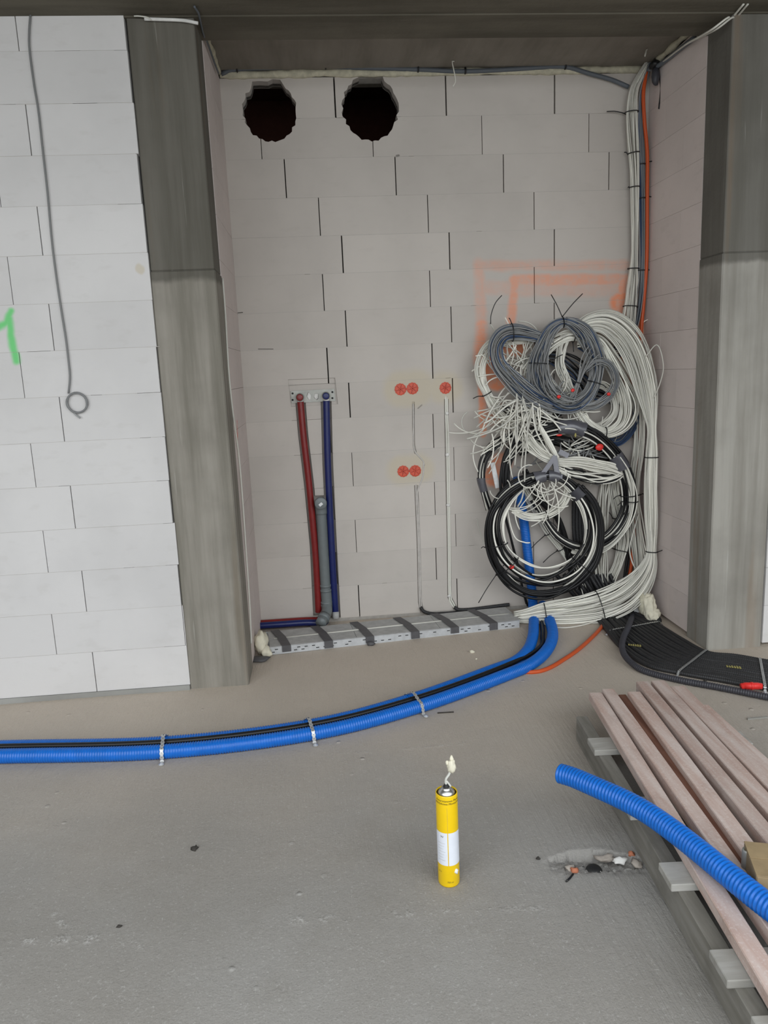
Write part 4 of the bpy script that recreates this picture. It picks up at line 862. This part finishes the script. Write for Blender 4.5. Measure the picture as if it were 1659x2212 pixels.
for l, Y, lab in (([(1060, 700), (1061, 680), (1070, 655), (1084, 638)], -.12, 'long curved black tie tail standing up over the left grey arch'),
                  ([(1290, 1290), (1330, 1275), (1350, 1300)], -.2, 'black tie tail lying across the floor trunk')):
    p0 = l[0]; tag(tube('tie_tail', spline([W(*p, Y=Y) for p in l], .01), .0026, 'tie_black', None, 5), lab, 'cable tie')
for a, Y, sz, mm, lab in (((1295, 966), -.215, (.024, .010, .020), 'tape_red', 'red tape wrapped round the upper black ring'), ((1105, 1225), -.27, (.016, .006, .012), 'tape_red', 'red tape mark on the lower left of the front ring'),
                          ((1243, 940), -.215, (.006, .004, .012), 'print_yellow', 'yellow tape mark on the top of the upper ring'), ((1208, 940), -.215, (.018, .004, .006), 'tape_red', 'thin red mark on the top of the upper ring')):
    tag(blob('tape_mark', W(*a, Y=Y), sz, mm, None, .15, 3, 2), lab, 'tape')
o = tag(obox('white_strip', W(1058, 1000, -.1), W(1068, 998, -.1)-W(1058, 1000, -.1), W(1070, 1055, -.1)-W(1058, 1000, -.1), (0, -.01, 0), 'white_plastic', None, .002), 'white plastic strip hanging inside the small left loop', 'strip')

# ------------------------------------------------------------------ wires and foam along the top
tc = [W(478, 160, -.02), W(510, 150, -.025), W(600, 146, -.025), W(700, 144, -.025), W(800, 147, -.025), W(903, 150, -.025), W(1000, 154, -.025), W(1100, 150, -.025), W(1180, 145, -.025), W(1225, 145, -.025), W(1270, 158, -.025), W(1320, 172, -.025), W(1358, 188, -.03)]
tag(tube('ceiling_cable', spline(tc, .02), .0115, 'cable_bluegrey', None, 10), 'blue grey cable running along the top of the niche back wall', 'cable')
for px in ((512, 146), (703, 140), (903, 146), (1005, 150), (1221, 140)):
    c = W(*px, Y=-.03); o = thing('cable_clip', {512: 'black clip on the top cable at the left corner', 703: 'black clip on the top cable between the round holes', 903: 'black clip on the top cable right of the second hole', 1005: 'black clip on the top cable at mid span', 1221: 'black clip on the top cable before it sags to the riser'}[px[0]], 'clip', c, 'clips on the top cable')
    a = np.linspace(0, 2*np.pi, 12); tube('loop', [(0, math.cos(k)*.014, math.sin(k)*.015-.006) for k in a], .004, 'tie_black', o, 6); tube('nail', [(0, 0, .008), (0, -.004, .028)], .0035, 'tie_black', o, 6)
from mathutils import noise as mnoise
fs = []; 
for i, x in enumerate(np.linspace(-.37, 1.95, 150)): fs.append((x, -.006, 3.016+.004*mnoise.noise(Vector((x*3, 0, 0)))))
tag(tube('foam_seam', fs, np.array([.019+.009*mnoise.noise(Vector((p[0]*9, 1, 0)))+.005*mnoise.noise(Vector((p[0]*30, 5, 0))) for p in fs]), 'foam_old', None, 9), 'old expanding foam seam between the back wall and the niche soffit', 'foam')
fs = [(1.95, y, 3.018) for y in np.linspace(-.6, -.03, 50)]
tag(tube('foam_seam', fs, np.array([.017+.009*mnoise.noise(Vector((p[1]*12, 3, 0))) for p in fs]), 'foam_old', None, 8), 'old expanding foam seam above the right niche wall', 'foam')
fs = [(-.372, y, 3.02) for y in np.linspace(-.6, -.03, 50)]
tag(tube('foam_seam', fs, np.array([.013+.007*mnoise.noise(Vector((p[1]*12, 7, 0))) for p in fs]), 'foam_old', None, 8), 'old expanding foam seam above the left niche wall', 'foam')
tag(tube('ceiling_cable', spline([W(1400, 150, -.08), S(1425, 140, 1.94), S(1470, 105, 1.94), S(1500, 82, 1.94)], .02), .012, 'cable_bluegrey', None, 8), 'grey cable following the top of the right niche wall', 'cable')
for dx, lab in ((0, 'pale wire looping down from the ceiling at the upper right, left of two'), (9, 'pale wire looping down from the ceiling at the upper right, right of two')):
    w_ = [W(1574+dx, -30, -.80), W(1580+dx, 12, -.82), W(1572+dx, 38, -.86), W(1540+dx, 62, -.84), W(1510+dx*.5, 80, -.70), W(1480, 97, -.5), W(1430, 135, -.2)]
    w_ = [(p[0], p[1], min(p[2], 2.925 if p[1] < -.6 else 3.0)) for p in w_]
    w_[0] = (w_[0][0], -.93, 2.936)
    tag(tube('hanging_wire', spline(w_, .015), .0045, 'cable_white', None, 6), lab, 'wire', 'pale wires from the ceiling')
bl_ = thing('junction_knot', 'black taped knot where the cables enter the niche corner at the ceiling', 'tape', W(1415, 140, -.13))
blob('wrap', (0, 0, 0), (.030, .03, .026), 'tie_black', bl_, .3, 2, 2); blob('sleeve', (.0, -.01, -.06), (.022, .02, .05), 'conduit_slate', bl_, .2, 5, 2); tube('tail', spline([(.02, 0, -.02), (.03, -.01, -.12), (.022, -.01, -.22)], .02), .004, 'tie_black', bl_, 5)
for l, Y, r, mm, lab in (([(980, 76), (976, 110), (980, 150), (984, 175), (978, 187)], -.12, .003, 'cable_white', 'thin pale wire hanging from the niche soffit near the middle'),
                         ([(1400, 78), (1397, 100), (1393, 122)], -.25, .004, 'cable_white', 'short pale wire stub above the riser'),
                         ([(285, -10), (300, 22), (320, 38), (326, 44)], -.87, .003, 'cable_white', 'thin wire hanging over the top of the left pillar'),
                         ([(418, -8), (427, 15), (430, 32), (438, 55), (448, 85), (462, 130), (474, 160)], None, .0045, 'cable_bluegrey', 'grey wire dropping from the ceiling into the left niche corner')):
    if Y is None: pts = [W(418, -8, -.95), W(427, 15, -.9), W(430, 32, -.875), S(438, 60, -.36), S(448, 92, -.36), S(462, 132, -.36), S(472, 158, -.36)]
    else: pts = [W(*p, Y=Y) for p in l]
    pts = [(p[0], p[1], min(p[2], 2.93 if p[1] < -.6 else 3.025)) for p in pts]
    tag(tube('hanging_wire', spline(pts, .012), r, mm, None, 6), lab, 'wire')
ms = [W(312, 41, -.862), W(350, 42, -.862), W(395, 44, -.862), W(428, 50, -.862)]
tag(tube('mortar_smear', spline(ms, .008), .007, 'plaster_white', None, 6), 'pale mortar smear along the top of the left pillar', 'mortar')
hw_ = thing('coiled_wire', 'grey wire hanging down the left block wall ending in a small coil', 'wire', W(167, 870, -.868)); k0 = np.array(hw_.location)
main = [W(66, 30, -.866), W(63, 70, -.868), (W(64, 110, -.868)), W(74, 185, -.868), W(83, 240, -.868), W(93, 330, -.868), W(103, 420, -.868), W(112, 520, -.868), W(122, 600, -.868), W(134, 680, -.868), W(142, 730, -.868), W(148, 780, -.868), W(151, 815, -.868), W(148, 850, -.868)]
tube('wire', spline(np.array(main)-k0, .02), .0042, 'cable_grey', hw_, 6)
rr = 21.0/scale_at(k0)
lp = [(rr*math.cos(a)*(1+.04*math.sin(a*1.3)), -.002-.003*(j % 7)/7, rr*math.sin(a)*1.02*(1+.03*math.cos(a*.7))) for j, a in enumerate(np.linspace(2.6, 2.6+4*math.pi+1.9, 60))]
tube('coil', lp, .0042, 'cable_grey', hw_, 6); e = np.array(lp[-1])
tube('wire_end', spline([np.array(W(158, 890, -.868))-k0, np.array(W(164, 896, -.87))-k0, np.array(W(173, 903, -.872))-k0], n=8), .004, 'cable_grey', hw_, 6)
pw = [S(481, 601, -.369), S(487, 680, -.369), S(494, 800, -.369), S(503, 890, -.369), S(516, 985, -.369), S(524, 1080, -.369), S(531, 1180, -.369), S(539, 1300, -.369), S(543, 1390, -.369)]
tag(tube('wall_cable', spline(pw, .02), .0045, 'cable_white', None, 6), 'white cable running down the left niche wall beside the pillar', 'cable')

# ------------------------------------------------------------------ pallet with planks, loose conduit and box
ZD = .104; 
a0 = F(1272, 1594, ZD); a1 = F(1538, 2050, ZD); dL = (a1-a0); dL[2] = 0; dL /= np.linalg.norm(dL); dW = np.array([-dL[1], dL[0], 0.0]); dW = dW if dW[0] > 0 else -dW
pal = thing('pallet', 'weathered grey wooden pallet under the planks', 'pallet', (a0[0], a0[1], FZ)); pk0 = np.array(pal.location)
def pb(name, s0, s1, t0, t1, z0, z1, mat): return obox(name, dL*s0+dW*t0+np.array([0, 0, z0-FZ]), dL*(s1-s0), dW*(t1-t0), np.array([0, 0, z1-z0]), mat, pal, .002)
s_far = float(np.dot(F(1256, 1548, .08)-a0, dL))
for t in (.0, .25, .50): pb('stringer', s_far, 1.30, t+.012, t+.055, FZ+.001, ZD-.022, 'stringer_wood')
for px in ((1272, 1594), (1350, 1722), (1431, 1862), (1538, 2050)):
    s = float(np.dot(F(*px, ZD)-a0, dL)); pb('deck_board', s, s+.092, -.004+random.uniform(-.006, .006), .56, ZD-.022, ZD, 'pallet_wood')
pb('deck_board', 1.20, 1.30, 0, .56, ZD-.022, ZD, 'pallet_wood')
def plank(px0, z0, px1, w, th, label, mat='plank_wood', L=None, seed=0):
    p = F(*px0, z0+th); e = F(*px1, z0+th); d = e-p; d[2] = 0; LL = np.linalg.norm(d) if L is None else L; d /= np.linalg.norm(d)
    wv = np.array([-d[1], d[0], 0.0]); wv = wv if wv[0] > 0 else -wv
    o = obox('plank', p-np.array([0, 0, th]), d*LL, wv*w, (0, 0, th), mat, None, .0025); tag(o, label, 'plank', 'planks stacked on the pallet')
TH = .034
plank((1272, 1496), ZD+.001, (1660, 2150), .052, TH, 'pinkish plank at the left edge of the stack, nearest the yellow can', L=1.75)
plank((1300, 1488), ZD+.001, (1662, 2012), .048, TH*1.25, 'pinkish plank second from the left in the stack', L=1.75)
plank((1335, 1500), ZD+.001, (1602, 1872), .032, TH*.45, 'dark reddish lower plank in the gap of the stack', 'plank_reddish', L=1.5)
plank((1355, 1494), ZD+.001, (1604, 1842), .052, TH*1.1, 'short pinkish plank ending at the brown box', L=1.05)
plank((1374, 1472), ZD+.001, (1640, 1800), .050, TH*1.4, 'pinkish plank in the middle of the stack, reaching furthest back', L=1.6)
plank((1406, 1470), ZD+.001, (1662, 1760), .056, TH*1.2, 'pale plank right of the furthest reaching one', L=1.6)
plank((1446, 1482), ZD+.001, (1684, 1728), .062, TH*1.05, 'pale plank near the right edge of the stack', L=1.5)
plank((1492, 1524), ZD+.001, (1690, 1712), .070, TH*.9, 'short pale plank at the right edge of the stack', L=1.3)
ZP = ZD+TH
lc = [(1211, 1671, .16), (1240, 1680, .165), (1300, 1706, .172), (1350, 1729, .176), (1400, 1757, .178), (1460, 1799, .178), (1520, 1846, .178), (1580, 1895, .178), (1659, 1957, .178), (1760, 2030, .178)]
lp_ = [F(x, y, z) for x, y, z in lc]
lo = thing('blue_conduit', 'loose length of blue corrugated conduit lying across the planks', 'conduit', lp_[0]); k0 = np.array(lo.location)
corrugated(np.array(lp_)-k0, .0315, pitch=.0118, depth=.0032, name='corrugated_tube', mat='conduit_blue', parent=lo, sides=22)
dd = np.array(lp_[0])-np.array(lp_[1]); dd /= np.linalg.norm(dd); tube('open_end', [dd*.001, dd*.0016], .0245, 'slot_dark', lo, 18)
ZB = .205; bx = F(1607, 1819, ZB); b2 = F(1634, 1893, ZB); bo = thing('cardboard_box', 'brown box at the right edge standing on the planks', 'box', (bx[0], bx[1], ZP+.006))
bn = (b2-bx); bn[2] = 0; LB = float(np.linalg.norm(bn)); bn /= LB; bd = np.array([-bn[1], bn[0], 0]); bd = bd if bd[0] > 0 else -bd; HB = ZB-ZP-.006
obox('box_body', (0, 0, 0), bd*.30, bn*LB, (0, 0, HB), 'cardboard', bo, .003); obox('flap', (0, 0, HB), bd*.30, bn*LB*.48, (0, 0, .003), 'cardboard', bo); obox('flap', np.array(bn*LB*.52)+[0, 0, HB], bd*.30, bn*LB*.48, (0, 0, .003), 'cardboard', bo)
mc = F(1612, 1880, ZP); mo = thing('metal_tube', 'short dull metal tube standing beside the brown box', 'tube', (mc[0], mc[1], ZP+.001))
v, f = lathe_vf([(.013, 0), (.013, .055), (.012, .060), (.009, .061), (.009, .052), (.0, .052)], 16); mesh('shell', v, f, 'steel_dull', mo, True)

# ------------------------------------------------------------------ yellow foam can
cb = F(970, 1903); can = thing('foam_can', 'yellow spray foam can standing on the floor with a foam clogged straw', 'spray can', (cb[0], cb[1], FZ))
RC = .0315; HC = .290
prof = [(RC-.006, 0), (RC-.001, .001), (RC, .005), (RC, HC-.003), (RC-.0008, HC), (RC-.002, HC), (RC-.0025, HC-.004)]
v, f = lathe_vf(prof, 36); mesh('body', v, f, 'can_yellow', can, True)
v, f = lathe_vf([(RC-.0026, -.0035), (RC-.004, -.006), (RC-.008, -.006), (RC-.008, -.008)], 32, (0, 0, HC)); mesh('top_groove', v, f, 'rubber_black', can, True)
v, f = lathe_vf([(RC-.0065, -.0065), (RC-.0070, -.002), (RC-.011, .004), (RC-.016, .008), (.0135, .0095), (.0135, .0125), (.012, .0135), (.0, .0135)], 32, (0, 0, HC)); mesh('dome', v, f, 'steel_can', can, True)
v, f = lathe_vf([(.009, 0), (.009, .004), (.006, .005), (.006, .010), (.0, .010)], 16, (0, 0, HC+.0125)); mesh('valve', v, f, 'rubber_black', can, True)
toc = math.atan2(CAM[1]-cb[1], CAM[0]-cb[0])
def panel(name, a0, a1, z0, z1, mat, rr=.0005, parent=None):
    n = max(2, int((a1-a0)/.12)); V = []
    for i in range(n+1):
        a = toc+a0+(a1-a0)*i/n
        for z in (z0, z1): V.append(((RC+rr)*math.cos(a), (RC+rr)*math.sin(a), z))
    return mesh(name, V, [(i*2, i*2+2, i*2+3, i*2+1) for i in range(n)], mat, parent or can, True)
panel('label_panel', -1.35, -.035, .072, .176, 'can_white'); panel('label_panel', .045, 1.5, .072, .176, 'can_white')
panel('label_seam', -.006, .012, .176, .255, 'print_yellow', .0003)
def wrap_text(txt, z, size, ang, mat='can_ink', italic=.25):
    cu = bpy.data.curves.new('lettering', 'FONT'); cu.body = txt; cu.size = size; cu.align_x = 'CENTER'; cu.shear = italic; cu.resolution_u = 2
    ob = bpy.data.objects.new('lettering', cu); COL.objects.link(ob)
    me = bpy.data.meshes.new_from_object(ob.evaluated_get(bpy.context.evaluated_depsgraph_get())); bpy.data.objects.remove(ob, do_unlink=True)
    bm = bmesh.new(); bm.from_mesh(me); bmesh.ops.subdivide_edges(bm, edges=[e for e in bm.edges if e.calc_length() > .006], cuts=1)
    for vv in bm.verts:
        a = toc+ang+vv.co.x/RC; zz = z+vv.co.y; vv.co = Vector(((RC+.0008)*math.cos(a), (RC+.0008)*math.sin(a), zz))
    bm.to_mesh(me); bm.free(); me.name = 'lettering'; return link('lettering', me, mat, can)
wrap_text('Poliuretanowa Pianka', .2740, .0088, .1); wrap_text('Wężykowa Montażowa', .2650, .0088, .1)
wrap_text('W', .160, .0095, -.55, 'can_ink', 0); wrap_text('750 ml', .0165, .0068, .12)
wrap_text('Z m', .048, .006, -.85); 
for k in range(7): panel('small_print', -1.0+.06*(k % 2), -.25-.1*(k % 3), .142-.009*k, .1428-.009*k, 'lid_grey', .0008)
blob('dent_scuff', ((RC)*math.cos(toc+.75), (RC)*math.sin(toc+.75), .049), (.006, .006, .008), 'can_white', can, .5, 3, 2)
zt = HC+.020; rv = np.array([RT[0], RT[1], 0])
tube('straw', spline([(0, 0, zt-.002), tuple(rv*-.001+[0, 0, zt+.012]), tuple(rv*.001+[0, 0, zt+.020]), tuple(rv*.009+[0, 0, zt+.032]), tuple(rv*.013+[0, 0, zt+.042])], .004), .0036, 'straw', can, 8)
tube('lever', spline([tuple(rv*.001+[0, 0, zt+.012]), tuple(rv*.008+[0, 0, zt+.002]), tuple(rv*.013+[0, 0, zt-.006])], n=8), .003, 'straw', can, 6)
fc = rv*.017+np.array([0, 0, zt+.058]); fo = blob('foam_plug', tuple(fc), (.0125, .012, .021), 'foam_cream', can, .35, 12, 3); blob('foam_tip', tuple(fc+rv*.0+[0, 0, .022]), (.006, .006, .009), 'foam_cream', fo, .3, 2, 2); blob('foam_lobe', tuple(fc-rv*.012+[0, 0, .010]), (.005, .005, .007), 'foam_cream', fo, .3, 4, 2)

# ------------------------------------------------------------------ rubble and bits on the floor
def bit(name, px, r, mat, label, seed, z=None, cat='debris', amp=.8):
    c = F(*px); tag(blob(name, (c[0], c[1], FZ+r[2]*.6 if z is None else z), r, mat, None, amp, seed, 2), label, cat)
bit('stone', (420, 1835), (.011, .009, .007), 'stone_dark', 'small dark clod on the open floor left of the can', 1)
bit('stone', (1162, 1856), (.006, .005, .004), 'stone_dark', 'tiny dark pebble left of the broken floor spot', 2)
bit('stone', (258, 2003), (.007, .006, .004), 'stone_dark', 'small dark pebble at the lower left of the floor', 3)
bit('foam_crumb', (1020, 1410), (.012, .010, .009), 'foam_cream', 'cream foam crumb on the floor in front of the tray', 4)
bit('foam_crumb', (1029, 1424), (.005, .004, .003), 'foam_cream', 'tiny foam crumb beside the larger one', 5)
bit('foam_crumb', (1338, 1856), (.026, .013, .010), 'plaster_white', 'white plaster lump in the broken floor spot', 6, FZ-.004)
bit('rubble_piece', (1240, 1878), (.014, .010, .008), 'rust_orange', 'orange brick crumb at the left of the broken floor spot', 7, FZ-.004)
bit('rubble_piece', (1364, 1845), (.010, .009, .009), 'rust_orange', 'orange brick crumb at the right of the broken floor spot', 8, FZ-.001)
bit('rubble_piece', (1232, 1872), (.014, .010, .007), 'rubble', 'grey rubble piece beside the left orange crumb', 9, FZ-.004)
bit('rubble_piece', (1310, 1850), (.03, .012, .009), 'rubble', 'long grey rubble piece behind the white lump', 10, FZ-.006)
bit('rubble_piece', (1376, 1865), (.014, .018, .010), 'rubble', 'grey rubble piece at the right end of the broken spot', 11, FZ-.002)
c = F(1283, 1872); bk = thing('plastic_cap', 'black plastic cap stuck in the broken floor spot', 'cap', (c[0], c[1], FZ-.020))
v, f = lathe_vf([(.024, 0), (.024, .010), (.020, .016), (.012, .019), (.0, .0195)], 20); mesh('dome', v, f, 'rubber_black', bk, True); v, f = lathe_vf([(.026, 0), (.026, .003), (.024, .004)], 20); mesh('lip', v, f, 'tape_silver', bk, True)
tag(tube('nail', [F(945, 1540, FZ+.003), F(980, 1538, FZ+.003)], .003, 'stone_dark', None, 6), 'dark nail lying beside the blue conduit near the right strap', 'nail')
tag(tube('wire_offcut', spline([F(1238, 1888, FZ+.003), F(1230, 1898, FZ+.004), F(1223, 1904, FZ+.003)], n=6), .003, 'tie_black', None, 6), 'dark wire offcut at the left of the broken floor spot', 'wire')
tag(obox('wood_sliver', F(1615, 1556), F(1659, 1552)-F(1615, 1556), (.004, .012, 0), (0, 0, .006), 'pallet_wood', None, .001), 'thin pale wood sliver on the floor right of the planks', 'sliver')
c = F(1455, 1500, FZ+.0); tag(blob('stone', (c[0]+.2, c[1]+.1, FZ+.006), (.008, .006, .006), 'stone_dark', None, .4, 9, 2), 'small dark stone on the floor behind the planks', 'debris')
